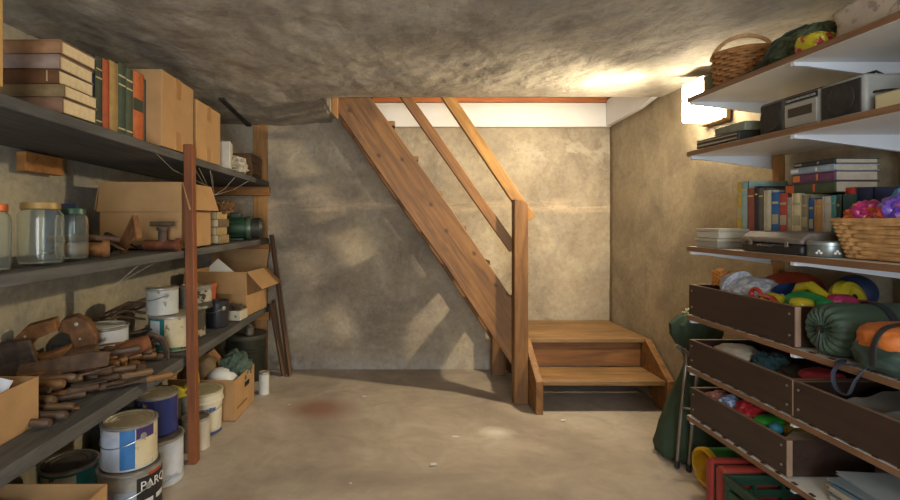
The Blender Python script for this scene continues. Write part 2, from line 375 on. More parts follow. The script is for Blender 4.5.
# ================================================================ STAIRCASE
st=thing('staircase','steep brown wooden stair with handrail climbing left through the ceiling opening','staircase',(0,0,0))
def zl(x): return 1.755-1.497*(x+.27)
def xu(z): return -.086+(1.866-z)/1.47
strg=[(-.34,1.80),(-.30,1.755),(-.018,zl(0)-.004),(.35,zl(.35)+.003),(.76,zl(.76)),(.76,.62),(.4,1.152),(.03,1.668),(-.116,1.866),(-.19,1.985),(-.34,1.985)]
MB().prism(strg,'Y',3.072,3.115).build('stringer',STAIR,st,bev=.003)
MB().prism(strg,'Y',3.62,3.66).build('stringer',STAIR,st,bev=.003)
for k in range(7):
    z=1.945-.2175*k; x=xu(z)
    MB().b2(x-.135,x+.03,3.1155,3.6195,z-.028,z).build('tread',TREADW,st,bev=.003)
    for y in (3.098,3.63): pass
MB().prism([(.752,0),(.836,0),(.836,1.205),(.822,1.222),(.752,1.235)],'Y',3.0,3.07).build('newel_post',POSTW,st,bev=.004)
def rail(p0,p1,w,y0,y1,nm,m):
    d=Vector((p1[0]-p0[0],0,p1[1]-p0[1])).normalized(); n=Vector((-d.z,0,d.x))*w/2
    a,b=Vector((p0[0],0,p0[1])),Vector((p1[0],0,p1[1]))
    pts=[(a+n),(b+n),(b-n),(a-n)]
    MB().prism([(q.x,q.z) for q in pts],'Y',y0,y1).build(nm,m,st,bev=.004)
rail((.245,2.04),(.873,1.115),.068,3.071,3.112,'handrail',STAIR2)
rail((-.02,2.04),(.768,.93),.06,3.071,3.10,'middle_rail',wood('middle_rail_wood','#6d4721','#9c6c36','X',math.radians(-56),1.3,.5))
MB().b2(.735,.825,3.56,3.615,0,.36).build('foot_post',POSTW,st,bev=.004)
MB().prism([(-.35,1.76),(-.31,1.72),(-.31,1.87),(-.35,1.87)],'Y',3.03,3.068).build('cleat',wood('cleat_wood','#9a6a34','#c08a4a','Z'),st,bev=.004)
# ---- landing with the low step
ld=thing('step_platform','low wooden landing platform with one step at the foot of the stair','steps',(0,0,0))
for k,(y0,y1) in enumerate(((3.125,3.26),(3.262,3.40),(3.402,3.55),(3.552,3.70))):
    MB().b2(.862,1.625,y0,y1,.342,.368).build('platform_board',TREADW,ld,bev=.003,jit=.002)
MB().b2(.885,1.585,3.15,3.172,.19,.341).build('riser',TREADD,ld,bev=.002)
MB().b2(.882,1.588,2.865,3.148,.158,.188).build('step_tread',TREADW,ld,bev=.006,jit=.003)
for x0,x1 in ((.838,.88),(1.59,1.632)):
    MB().prism([(2.85,0),(2.85,.186),(3.115,.374),(3.124,.34),(3.20,.34),(3.20,.2),(2.99,0)],'X',x0,x1).build('side_board',STAIR,ld,bev=.004)
MB().b2(.885,1.585,3.10,3.125,.09,.157).build('cross_board',TREADD,ld,bev=.002)
for x in (.865,1.56):
    MB().b2(x,x+.06,3.62,3.69,0,.341).build('leg',POSTW,ld,bev=.003)
# ================================================================ LEFT RACK
lr=thing('shelving_rack','long dark-board storage rack with a reddish front post along the left wall','shelving',(0,0,0))
def XF(d): return -.965+(d-1.24)*.0323
def plank(zt0,zt1,th,nm='shelf'):
    m=MB(); n=8; y0,y1=.55,3.69
    for i in range(1): pass
    bm=m.bm; rows=[]
    for i in range(n+1):
        y=y0+(y1-y0)*i/n; z=zt0+(zt1-zt0)*(y-1.24)/(3.72-1.24); z-=.004*math.sin(PI*i/n)
        xf=XF(y); rows.append([bm.verts.new(p) for p in ((WL+.012,y,z),(xf,y,z),(xf,y,z-th),(WL+.012,y,z-th))])
    for a,b in zip(rows,rows[1:]):
        for k in range(4): bm.faces.new((a[k],a[(k+1)%4],b[(k+1)%4],b[k]))
    bm.faces.new(rows[0]); bm.faces.new(rows[-1][::-1])
    return m.build(nm,SHELFW,lr,bev=.003)
plank(1.43,1.392,.034); plank(.976,.976,.034); plank(.49,.487,.045)
def ZU(d): return 1.43-.0153*(d-1.24)
ZM,ZL=.977,.489
pm=MB().prism([(-.925,0),(-.885,0),(-.905,1.455),(-.945,1.455)],'Y',2.27,2.315)
po=pm.build('front_post',POSTR,lr,bev=.003); po.location=(.010,0,0)
MB().b2(-1.005,-.90,3.692,3.712,0,1.815).build('back_post',POSTB,lr,bev=.003)
for z in (1.352,.936,.438): MB().b2(WL+.015,-.875,3.64,3.689,z-.062,z).build('cross_beam',LEDG,lr,bev=.003)
for z in (1.372,.938,.438): MB().b2(WL+.012,WL+.05,1.9,2.12,z-.075,z).build('wall_cleat',LEDG,lr,bev=.003)
MB().b2(WL+.012,WL+.05,1.32,1.37,1.372,1.80).build('back_post',POSTB,lr)
MB().b2(-.978,-.935,1.17,1.213,1.4315,1.83).build('front_post',wood('yellow_post_wood','#b98a4a','#d6ac66','Z'),lr,bev=.003)
# ================================================================ BOOKS
def book(label,loc,rotz,th,dep,h,col,lying=False,page=PAGE,group=None,band=None,name='book',tilt=0):
    """upright: spine faces -Y local at y=0; thickness on X, depth on Y, height on Z. lying: thickness on Z, height runs on X."""
    t=thing(name,label,'book',loc,(0,tilt,rotz),group)
    m=MB(); p=MB(); c=.0025; o=plain(col,.65,.25,25)
    if not lying:
        m.b2(-th/2,-th/2+c,0,dep,0,h).b2(th/2-c,th/2,0,dep,0,h)
        m.prism([(-th/2,.004),(-th/2+.006,0),(th/2-.006,0),(th/2,.004),(th/2,.008),(-th/2,.008)],'Z',0,h)
        p.b2(-th/2+c,th/2-c,.009,dep-.004,.004,h-.004)
    else:
        m.b2(-h/2,h/2,0,dep,0,c).b2(-h/2,h/2,0,dep,th-c,th)
        m.prism([(.004,0),(0,.006),(0,th-.006),(.004,th),(.008,th),(.008,0)],'X',-h/2,h/2)
        p.b2(-h/2+.004,h/2-.004,.009,dep-.004,c,th-c)
    m.build('cover',o,t); p.build('pages',page,t)
    if band:
        for (a,b) in band[1:]:
            bm_=MB()
            if not lying: bm_.b2(-th/2+.004,th/2-.004,-.0012,.0004,h*a,h*b)
            else: bm_.b2(-h/2+h*a,-h/2+h*b,-.0012,.0004,.005,th-.005)
            bm_.build('spine_print',plain(band[0],.6,.1,20),t)
    return t
# stack of five lying at the left end of the upper shelf: spines face the camera side, fore-edges the aisle
cols=[('#7a5a45','pinkish brown spine, at the bottom'),('#75603f','olive brown torn spine, second from the bottom'),('#5c3a1e','dark brown spine, middle one'),('#8a7468','greyish mauve spine, second from the top'),('#8d6747','smooth tan spine, on top')]
z=ZU(1.5)+.001
for k,(c,s) in enumerate(cols):
    th=(.046,.037,.042,.042,.040)[k]; dx=(0,.006,-.008,-.004,.004)[k]
    book('old book with '+s+' of the upper left stack',(-1.075+dx,1.475-.003*k,z),math.radians((0,1,-1,1,-.5)[k]),th,.178,.22,c,True,PAGE,'old books lying on the upper left shelf',band=('#a08a66',(.1,.12),(.85,.87)) if k in (2,) else None)
    z+=th+.0012
# upright row, spines to the aisle (+X)
row=[(88,94.5,'#22355c',55,'thin navy blue'),(95,102.5,'#3b4638',57,'mottled dark green'),(102.5,109.5,'#b0532c',60,'brick orange'),(109.5,118,'#a3854c',62,'mustard tan'),(118,126,'#3a4a3a',64,'plain dark green'),(126,133,'#45503c',69,'olive green banded'),(133,143.5,'#b8602e',73,'orange with a dark emblem'),(143.5,150.5,'#4a4139',81,'charcoal brown')]
for (a,b,c,py,s) in row:
    X=-1.0; da=F*-X/(VX-a); db=F*-X/(VX-b); d=(da+db)/2; th=db-da-.001
    h=EYE+(VY-py)*d/F-ZU(d)-.001
    book(s+' book standing upright between the lying stack and the cardboard boxes',(X,d,ZU(d)+.001),PI/2,th,.15,h,c,False,PAGE,'books standing on the upper left shelf',
         band=(('#c8b98a',(.82,.84),(.7,.72),(.1,.12)) if c in ('#3b4638','#3a4a3a','#45503c') else ('#2c3a2e',(.45,.62)) if '#b8602e'==c else None))
# ================================================================ CARDBOARD BOXES
def carton(label,loc,sx,sy,sz,rotz=0,flaps=(),closed=True,tape=True,group=None,mat=None):
    """flaps: list of (side, length, angle) side in -y,+x,+y,-x; angle 0 = upright, 90 = horizontal out, 180 = hanging"""
    t=thing('cardboard_box',label,'box',loc,(0,0,rotz),group); m=mat or CARD; w=.004
    if closed:
        MB().b2(-sx/2,sx/2,-sy/2,sy/2,0,sz).build('body',m,t,bev=.003)
        if tape:
            tw=.05
            MB().b2(sx/2-.001,sx/2+.0012,-tw/2,tw/2,sz*.72,sz+.001).b2(-sx/2,sx/2+.001,-tw/2,tw/2,sz-.001,sz+.0012).build('tape',TAPE,t)
            MB().b2(sx/2-.001,sx/2+.0012,-tw/2,tw/2,-.0,sz*.26).build('tape',TAPE,t)
    else:
        MB().b2(-sx/2,sx/2,-sy/2,-sy/2+w,0,sz).b2(-sx/2,sx/2,sy/2-w,sy/2,0,sz).b2(-sx/2,-sx/2+w,-sy/2+w,sy/2-w,0,sz).b2(sx/2-w,sx/2,-sy/2+w,sy/2-w,0,sz).b2(-sx/2,sx/2,-sy/2,sy/2,-.0,w).build('body',m,t)
        for (side,ln,ang) in flaps:
            a=math.radians(ang); f=MB()
            L=sx if side in('-y','+y') else sy
            r=[(-L/2+.003,0),(L/2-.003,0),(L/2+.006,ln),(-L/2-.006,ln)]
            f.prism(r,'Y',-.002,.002)
            o=f.build('flap',m,t)
            base={'-y':((0,-sy/2-.003,sz),0),'+y':((0,sy/2+.003,sz),PI),'+x':((sx/2+.003,0,sz),PI/2),'-x':((-sx/2-.003,0,sz),-PI/2)}[side]
            o.location=base[0]; o.rotation_mode='XYZ'
            R=Matrix.Rotation(base[1],4,'Z')@Matrix.Rotation(a,4,'X'); o.rotation_euler=R.to_euler()
    return t
carton('taller closed cardboard box with brown tape beside the upright books',(-1.105,2.225,ZU(2.2)+.001),.34,.335,.316,0,group='closed cardboard boxes on the upper left shelf')
carton('lower closed cardboard box behind the taller one on the upper shelf',(-1.10,2.60,ZU(2.57)+.001),.33,.345,.288,0,group='closed cardboard boxes on the upper left shelf')
carton('large open cardboard box with folded-down flaps on the middle left shelf',(-1.125,2.45,ZM),.37,.37,.305,0,(('-y',.135,176),('+x',.13,164),('-x',.13,172)),False)
cb=carton('open cardboard box with splayed flaps at the far end of the lower shelf',(-1.105,3.42,ZL),.42,.36,.285,math.radians(-7),(('-y',.14,172),('+x',.15,135),('+y',.13,12)),False)
# white envelope card sticking out
e=MB().prism([(0,0),(.17,0),(.17,.02),(.05,.115),(0,.06)],'Y',-.003,.003)
tag(e.build('paper_sheet',plain('#d9d6cc',.8,.04,8),loc=(-1.19,3.30,.745),rot=(math.radians(-20),0,0)),'white folded card poking out of the far lower-shelf cardboard box','paper')
# bottom shelf near box
carton('small open cardboard box at the near end of the lower left shelf',(-1.165,1.33,ZL),.20,.385,.145,math.radians(1),(),False)
tag(MB().prism([(0,0),(.12,0),(.155,.12),(.01,.15)],'Y',-.004,.004).build('paper_sheet',plain('#cfd0d2',.7,.03,8),loc=(-1.225,1.37,.545),rot=(math.radians(-25),0,0)),'bluish white paper sheet standing in the small box near the rusty tools','paper')
# lowest near box on the floor
carton('open cardboard box on the floor in the near left corner',(-1.10,1.385,0),.47,.30,.30,0,(),False)
tag(MB().blob((0,0,0),(.16,.1,.08),.25,2,4,3).build('cloth_bundle',plain('#2b3a5c',.85,.4,12),loc=(-1.15,1.42,.20)),'dark blue cloth bundle inside the near left floor box','cloth')
# low open box on the floor with handle hole and contents
fb=carton('open cardboard box with a hand hole on the floor behind the buckets',(-1.03,2.93,0),.38,.33,.225,math.radians(-3),(),False)
hh=MB().box((.1915,.03,.15),(.003,.075,.028)); hh.build('hand_hole',plain('#1f1712',.9,.1,5),fb,bev=.006)
MB().b2(.1905,.1922,-.13,.03,.055,.065).build('printed_mark',plain('#7a5630',.8,.1,5),fb)
tag(MB().lathe([(0,.05),(.03,.048),(.06,.035),(.083,.01),(.085,0),(.08,-.03),(0,-.03)],32).build('bowl',plain('#d9d9d4',.4,.05,6),loc=(-.965,2.90,.20),rot=(.1,.15,0)),'upturned white bowl lying in the floor box with the hand hole','bowl')
tag(MB().box((0,0,0),(.045,.03,.2)).build('wood_offcut',wood('offcut','#8a5d35','#b98550','Z'),loc=(-1.02,3.02,.25),rot=(.2,-.6,.3),bev=.004),'short wood offcut leaning in the floor box with the hand hole','wood')
tag(MB().blob((0,0,0),(.09,.1,.10),.3,2.2,4,11).build('cloth_bundle',plain('#46564a',.9,.3,10),loc=(-.92,3.0,.22)),'grey green cloth bundle in the floor box with the hand hole','cloth')
tag(MB().blob((0,0,0),(.10,.09,.12),.12,2,4,12,sq=.8).build('leather_case',plain('#6b563a',.6,.3,10),loc=(-1.11,2.95,.20)),'brown worn leather pouch in the floor box beside the white bowl','bag')
# ================================================================ UPPER SHELF REAR ODDMENTS
CLR=glass('clear_film',(.9,.9,.86)); 
for k,(p,sz,r,l) in enumerate((((-.975,2.93,ZU(2.93)),(.10,.13,.16),.2,'white packet wrapped in cobwebbed film just past the cardboard boxes'),((-.965,3.12,ZU(3.12)),(.10,.13,.10),-.15,'smaller white packet in cloudy film before the brown crate'))):
    t=thing('wrapped_packet',l,'packet',p,(0,0,r),'wrapped packets on the upper left shelf')
    MB().b2(-sz[0]/2,sz[0]/2,-sz[1]/2,sz[1]/2,.002,sz[2]).build('packet',plain('#b9b2a2',.6,.15,14),t,bev=.006)
    MB().blob((0,0,sz[2]*.42),(sz[0]*.75,sz[1]*.75,sz[2]*.62),.25,3,4,k,flatz=-sz[2]*.4).build('film',plain('#a59d8c',.35,.2,30),t) if k==1 else MB().blob((.01,.06,sz[2]*.25),(sz[0]*.7,sz[1]*.4,sz[2]*.35),.4,3,4,k,flatz=-sz[2]*.23).build('film',plain('#8f8878',.35,.2,30),t)
t=thing('wooden_crate','small brown wooden crate at the far end of the upper left shelf','crate',(-1.02,3.46,ZU(3.4)))
MB().b2(-.1,.1,-.12,-.108,.001,.16).b2(-.1,.1,.108,.12,.001,.16).b2(-.1,-.09,-.108,.108,.001,.16).b2(.09,.1,-.108,.108,.001,.16).b2(-.1,.1,-.12,.12,.001,.012).build('body',wood('crate_wood','#4b3118','#74502a','X'),t,bev=.002)
MB().b2(.101,.108,-.12,.12,.10,.15).b2(.101,.108,-.12,.12,.02,.07).build('slat',wood('crate_slat','#3b2512','#654421','Y'),t,bev=.002)
# ================================================================ JARS
def jar(label,loc,r,h,lidc,fill=None):
    t=thing('glass_jar',label,'jar',loc,group='empty glass jars on the middle left shelf'); w=.0028
    pr=[(0,.0),(r*.82,0),(r*.97,.006),(r,.018),(r,h*.74),(r*.97,h*.82),(r*.84,h*.88),(r*.8,h*.9),(r*.8,h)]
    inn=[(max(0,a-w),b) for a,b in pr[1:]][::-1]; inn[-1]=(r*.82-w,w*1.6); inn.append((0,w*1.6))
    MB().lathe(pr+inn,40,caps=False).build('jar_body',glass('jar_glass'),t)
    lr_=r*.86
    MB().lathe([(0,.009),(lr_*.92,.009),(lr_*.97,.011),(lr_,.008),(lr_,-.006),(lr_*1.02,-.008),(lr_*.98,-.009),(lr_*.93,-.006),(lr_*.93,.006),(0,.006)],40,caps=False).build('lid',plain(lidc,.35,.2,20,.3),t,loc=(0,0,h-.009))
jar('glass jar with an orange lid at the near end of the shelf',(-1.03,1.28,ZM+.001),.052,.172,'#b9602c')
jar('largest glass jar with a gold lid, middle of the three',(-1.045,1.50,ZM+.001),.060,.182,'#a08350')
jar('glass jar with a dark green lid beside the rusty scrap',(-1.055,1.665,ZM+.001),.047,.168,'#33503f')
tag(MB().b2(0,.14,0,.012,0,.20).build('blue_board',plain('#2f3a50',.8,.2,10),loc=(-1.405,2.02,ZM+.001),rot=(math.radians(-6),0,math.radians(-8)),bev=.003),'dark blue board leaning on the wall behind the green-lidded jar','board')
# ================================================================ RUSTY SCRAP ON MIDDLE SHELF
gs='rusty scrap on the middle left shelf'
tag(MB().box((0,0,0),(.022,.22,.05)).box((0,-.10,-.03),(.022,.022,.09)).tube([(0,.1,0),(.0,.13,.02),(.0,.14,.055)],.012).build('iron_bracket',RUSTL,loc=(-1.02,1.96,ZM+.075),rot=(-.55,0,.75),bev=.004),'orange-rusted flat iron bracket slanting down before the large carton','scrap metal',gs)
def pipe(label,loc,rotz,L,r,m,tee=False,tilt=0):
    t=thing('pipe_fitting',label,'pipe fitting',loc,(0,tilt,rotz),gs)
    MB().lathe([(r*.7,0),(r,0),(r,L*.86),(r*1.3,L*.86),(r*1.3,L),(r*.8,L),(r*.7,L-.02)],18,(0,0,0),(0,PI/2,0),caps=False).lathe([(r*.72,L-.03),(r*.72,0)],18,(0,0,0),(0,PI/2,0),caps=True).build('pipe',m,t)
    if tee:
        MB().lathe([(r*.8,0),(r*.8,.05),(r*1.1,.05),(r*1.1,.065),(0,.065)],16,(L*.5,0,r*.6)).tube([(L*.5-.05,0,r+.07),(L*.5+.05,0,r+.07)],.011,10).build('valve_handle',RUSTD,t)
pipe('short thick rusted pipe piece beside the green-lidded jar',(-1.15,1.73,ZM+.028),.55,.16,.026,RUSTL)
pipe('rusted pipe with a tap handle standing before the large carton',(-1.06,2.16,ZM+.024),.25,.15,.022,rusty('pipe_rust','#4c2c1c','#8a4f2d'),True)
tag(MB().tube([(0,0,0),(.09,.02,.05),(.16,.06,.04),(.2,.12,.005)],[.012,.016,.014,.01],10,flat=.5).tube([(-.02,.06,.02),(.08,.05,.065),(.17,.01,.02)],[.014,.016,.012],10,flat=.6).build('leather_strap',plain('#54402c',.7,.35,16),loc=(-1.22,1.80,ZM+.012)),'twisted dark leather straps heaped behind the green-lidded jar','strap',gs)
tag(MB().tube([(0,0,0),(.1,0,.012),(.22,.03,.008)],[.013,.014,.010],10).build('iron_rod',RUST,loc=(-1.20,1.76,ZM+.064),rot=(0,.05,.35)),'rusty iron rod lying over the short thick pipe','scrap metal',gs)
tag(MB().tube([(0,0,0),(.06,.05,.055),(.10,.12,.035),(.12,.2,0)],.012,8,flat=.7).tube([(.1,0,0),(.08,.06,.05),(.02,.12,.06)],.012,8).build('iron_hook',RUSTD,loc=(-1.2,1.97,ZM+.012)),'dark bent iron hook lying just before the large carton','scrap metal',gs)
# ================================================================ BOOK STACK + MOTOR
z=ZM+.001
for k,(c,s) in enumerate((('#8f7a55','at the bottom'),('#a58c60','second from the bottom'),('#6d5a3f','second from the top'),('#b39a68','on top'))):
    th=(.047,.044,.043,.04)[k]
    book('thick cream-paged book '+s+' of the stack beside the green motor',(-.945-.012*(k%2),2.87,z),PI/2,th,.16,.165,c,True,PAGE,'books stacked beside the motor'); z+=th+.001
tag(MB().blob((0,0,0),(.055,.06,.035),.5,2.5,4,5).build('rag',plain('#6a4c2c',.9,.5,16),loc=(-.96,2.9,z+.03)),'crumpled brown rag on top of the book stack beside the motor','rag')
mt=thing('electric_motor','green electric motor with a dark end cap at the far end of the middle shelf','motor',(-1.0,3.36,ZM+.079),(0,0,math.radians(8)))
GR=plain('#2f4a33',.45,.3,14,.2); 
hsg=MB().lathe([(.0,-.12),(.05,-.12),(.07,-.10),(.074,-.03),(.074,.045),(.0,.045)],32,(0,0,0),(0,PI/2,0)).build('housing',GR,mt)
fm=MB()
for k in range(16):
    a=2*PI*k/16; fm.box((-.03,.076*math.cos(a),.076*math.sin(a)),(.12,.008,.003),(a,0,0))
fm.build('cooling_fins',GR,hsg)
MB().lathe([(0,.046),(.078,.046),(.08,.06),(.078,.075),(0,.075)],32,(0,0,0),(0,PI/2,0)).build('flange',plain('#5a6a55',.4,.2,20,.4),mt)
MB().lathe([(0,.076),(.068,.076),(.07,.13),(.055,.15),(0,.152)],32,(0,0,0),(0,PI/2,0)).build('end_cap',plain('#3a3a34',.5,.3,20,.4),mt)
MB().b2(-.09,.03,-.06,.06,-.078,-.068).b2(-.07,.01,-.03,.03,-.07,-.05).build('base_plate',GR,mt)
MB().b2(-.06,0,-.03,.03,.07,.10).build('terminal_box',plain('#3a4638',.5,.2,20),mt,bev=.005)
MB().lathe([(0,-.15),(.01,-.15),(.01,-.119),(0,-.119)],12,(0,0,0),(0,PI/2,0)).build('shaft',STEEL,mt)
# ================================================================ PAINT CANS
def can(label,loc,r,h,body,lid=TIND,patches=(),handle=True,rotz=0,group='paint cans',text=None,name='paint_can',rim=TIN,hang=-30,lidflush=True,drum=False,cat='paint can'):
    t=thing(name,label,cat,loc,(0,0,rotz),group)
    if drum: pr=[(0,0),(r*.9,0),(r*.92,.006),(r*.97,h*.75),(r*1.03,h*.76),(r*1.03,h*.80),(r,h*.81),(r,h*.95)]
    else: pr=[(0,.002),(r*.985,.002),(r,0),(r*1.01,.004),(r*.99,.008),(r*.985,.012),(r*.985,h-.012),(r*.99,h-.008)]
    MB().lathe(pr,48).build('body',body,t)
    MB().lathe([(r*.99,h-.012),(r*1.02,h-.008),(r*1.02,h-.002),(r*.99,h),(r*.93,h),(r*.92,h-.006),(0,h-.006)],48,caps=False).build('rim',rim,t)
    MB().lathe([(0,h-.004),(r*.6,h-.004),(r*.62,h-.002),(r*.8,h-.002),(r*.82,h+.001),(r*.9,h+.001),(r*.91,h-.006),(0,h-.0065)],48,caps=False).build('lid',lid,t)
    R=r*.985+.0008
    for (a0,a1,z0,z1,m) in patches:
        R+=.00025
        b=MB(); n=max(3,int(abs(a1-a0)/6)); bm=b.bm; vs=[]
        for i in range(n+1):
            a=math.radians(a0+(a1-a0)*i/n); vs.append([bm.verts.new((rr*math.cos(a),rr*math.sin(a),zz)) for rr,zz in ((R,z0*h),(R,z1*h),(R-.002,z1*h),(R-.002,z0*h))])
        for p,q in zip(vs,vs[1:]):
            for k in range(4): bm.faces.new((p[k],p[(k+1)%4],q[(k+1)%4],q[k]))
        bm.faces.new(vs[0]); bm.faces.new(vs[-1])
        b.build('label',m,t)
    if text:
        for (s,size,a0,zz,m) in text:
            b=MB(); Rt=R+.0012
            def pl(x,y,zc,a0=a0,zz=zz,Rt=Rt):
                a=math.radians(a0)+x/Rt; q=Rt+zc; return (q*math.cos(a),q*math.sin(a),zz*h+y)
            text_mesh(b,s,size,pl); b.build('lettering',m,t)
    if handle:
        hz=h*.74; ea=math.radians(hang); pts=[]
        for i in range(17):
            a=PI*i/16; x=math.cos(a)*(r*1.02+.004); y=math.sin(a)*r*1.08
            pts.append((x,-y*math.cos(.35),hz-y*math.sin(.35)*1.0))
        ho=MB().tube(pts,.0018,6).build('handle',STEEL,t,rot=(0,0,ea))
        for sg in (1,-1): MB().lathe([(0,-.003),(.012,-.003),(.012,.002),(0,.004)],12,(sg*r,0,hz),(0,sg*PI/2,0)).build('handle_lug',TIN,ho)
    return t
SPW=splat('spattered_white','#b9bcc0','#7c6f66',26,.64); SPC=splat('spattered_cream','#c9b994','#8c6b4a',28,.6)
BLUE=plain('#2f6da6',.45,.12,20); NAVY=splat('drippy_navy','#26306a','#b7a27c',14,.66,.4,0,'#8a4a3a'); TEAL=plain('#1f6b6b',.45,.15,20)
WHL=plain('#c6c8c8',.5,.08,12); DARKL=plain('#24211f',.5,.2,20); REDL=plain('#a3402c',.5,.15,20); PURP=plain('#3c2d5c',.5,.1,20)
LIDW=splat('paint_crusted_lid','#9b8c70','#cfc3a6',10,.52,.5)
gf='paint cans on the floor under the left rack'
X1,D1=-.965,1.86
can('blue-striped white paint can stacked on the black-labelled can',(X1,D1,.217),.096,.155,SPW,LIDW,((-128,-82,.05,.78,plain('#a9b0bf',.6,.15,20)),(-82,-52,.04,.93,BLUE),(-52,12,.04,.93,SPC),(-50,-8,.68,.94,PURP)),hang=-35,group=gf)
can('grey paint can with a black lettered label under the blue-striped can',(X1+.008,D1-.01,0),.109,.215,TIN,TIND,((-52,22,.25,.90,DARKL),(-46,-20,.45,.52,WHL),(-12,12,.45,.53,WHL),(-46,-36,.3,.4,WHL),(-30,-4,.3,.36,WHL),(-150,-54,.1,.72,plain('#8f959f',.55,.2,15)),(-30,0,.905,.955,REDL)),hang=-30,group=gf,text=(('PARQ',.044,-17,.76,plain('#d8d4cc',.5,.05,10)),))
can('dark blue drip-stained paint can stacked on the white drum',(-1.02,2.19,.192),.09,.165,NAVY,LIDW,(),False,group=gf)
can('white pail with wavy printed label under the dark blue can',(-.995,2.15,0),.105,.19,plain('#b4b8bd',.5,.12,9),TIND,((-140,10,.12,.85,splat('wavy_label','#c3c6cc','#9aa2ad',16,.6)),),True,hang=-100,group=gf)
can('small pale can standing in front of the cream bucket beside the post',(-.945,2.45,0),.066,.15,plain('#b5ab98',.5,.2,12),TIND,(),False,group=gf)
bk=can('cream plastic bucket with a blue printed word in front of the cardboard box',(-.995,2.645,0),.112,.215,plain('#cfc6ae',.45,.08,8),plain('#a39878',.6,.2,8),((-100,0,.02,.08,plain('#3b4a7c',.5,.1,8)),(-70,-62,.56,.66,plain('#3d5f9a',.5,.1,8)),(-60,-50,.57,.65,plain('#3d5f9a',.5,.1,8)),(-48,-41,.58,.67,plain('#3d5f9a',.5,.1,8)),(-39,-30,.58,.66,plain('#3d5f9a',.5,.1,8))),True,hang=20,group=gf,name='bucket',rim=plain('#c2b898',.5,.1,8),drum=True,cat='bucket')
can('teal and white can lying low beside the near floor box',(-1.215,1.90,0),.10,.195,TEAL,TIND,((-120,-45,.1,.9,splat('blotched_label','#b9b9ae','#3c4a44',24,.6)),),False,group=gf)
gl='paint cans on the lower left shelf'
can('white dented paint can standing on the teal can',(-1.11,2.45,ZL+.166),.074,.128,splat('dented_white','#b3b4ae','#7a7040',16,.62),LIDW,(),True,rotz=.3,hang=-70,group=gl)
can('wide teal-labelled paint can behind the reddish post',(-1.06,2.45,ZL),.108,.165,splat('teal_can_body','#8f8b78','#4a5a4a',18,.6),LIDW,((-155,-86,.04,.94,TEAL),(-132,-98,.22,.88,WHL),(-86,-40,.04,.94,SPC),(-96,-44,.04,.12,plain('#3f6a45',.5,.1,9)),(-40,20,.04,.94,splat('label_b','#b0a98e','#3a4a3c',26,.58))),False,group=gl)
can('dark spattered can under the silver-banded can beside the post',(-1.08,2.70,ZL),.085,.15,splat('dark_spattered','#4a463e','#a59a84',20,.58),TIND,(),False,group=gl)
can('silver-banded can standing on the dark spattered can',(-1.04,2.70,ZL+.151),.082,.12,splat('silver_banded','#8b8578','#3b3833',20,.55),LIDW,((-80,0,.3,.8,splat('label_c','#a79f8c','#33302c',30,.52)),),False,group=gl)
can('white paint tub half hidden behind the rusty tools',(-1.27,2.22,ZL),.105,.155,WHL,plain('#c8c4b6',.6,.1,8),(),True,hang=-60,group=gl)
can('small grey tin under the orange pot behind the black bucket',(-1.10,3.03,ZL),.055,.14,TIND,TIND,(),False,group=gl,name='tin',cat='tin')
t=thing('plastic_pot','small orange plastic pot with a lid behind the black bucket','pot',(-1.09,3.03,ZL+.143))
MB().lathe([(0,0),(.037,0),(.041,.075),(0,.075)],28).build('body',plain('#b5552f',.5,.12,10),t)
MB().lathe([(0,.0755),(.044,.0755),(.045,.092),(.04,.096),(0,.096)],28).build('lid',plain('#c45f35',.45,.1,10),t)
bb=can('black plastic bucket with a wire handle on the lower left shelf',(-1.005,2.93,ZL),.066,.15,plain('#26262a',.4,.2,14),plain('#2d2b29',.8,.2,14),(),True,hang=-40,group=gl,name='bucket',rim=plain('#2c2c30',.4,.2,14),drum=True,cat='bucket')
t=thing('small_carton','low white carton with scrap on it next to the black bucket','box',(-.985,3.145,ZL),(0,0,-.1))
MB().b2(-.075,.075,-.06,.06,0,.058).build('body',plain('#bdb59e',.7,.08,8),t,bev=.002)
MB().b2(.04,.052,-.0612,-.06,.02,.032).build('printed_dot',plain('#5a564c',.6,.1,8),t)
tag(MB().blob((0,0,0),(.07,.05,.022),.5,3,4,8,flatz=-.012).build('metal_scrap',RUSTD,loc=(-.99,3.145,ZL+.0715)),'dark lumpy scrap heaped on the low white carton','scrap metal')
# black barrel with clutter
t=thing('barrel','black lidded barrel on the floor under the far end of the left rack','barrel',(-1.01,3.52,0))
MB().lathe([(0,0),(.128,0),(.132,.01),(.135,.20),(.142,.205),(.142,.22),(.135,.225),(.135,.285),(0,.285)],40).build('body',plain('#26281f',.45,.25,10),t)
MB().lathe([(0,.286),(.145,.286),(.148,.30),(.145,.315),(.13,.312),(0,.307)],40).build('lid',plain('#3d3a2d',.6,.25,10),t)
tag(MB().lathe([(0,0),(.03,0),(.034,.05),(.02,.06),(.022,.075),(0,.077)],20).build('knob_jar',TIND,loc=(-.97,3.47,.316)),'small round metal pot on the lid of the black barrel','pot')
can('little white pot standing between the floor box and the barrel',(-.80,3.20,0),.033,.14,plain('#c8c8c0',.5,.1,9),LIDW,(),False,group=gf,name='pot',cat='pot')
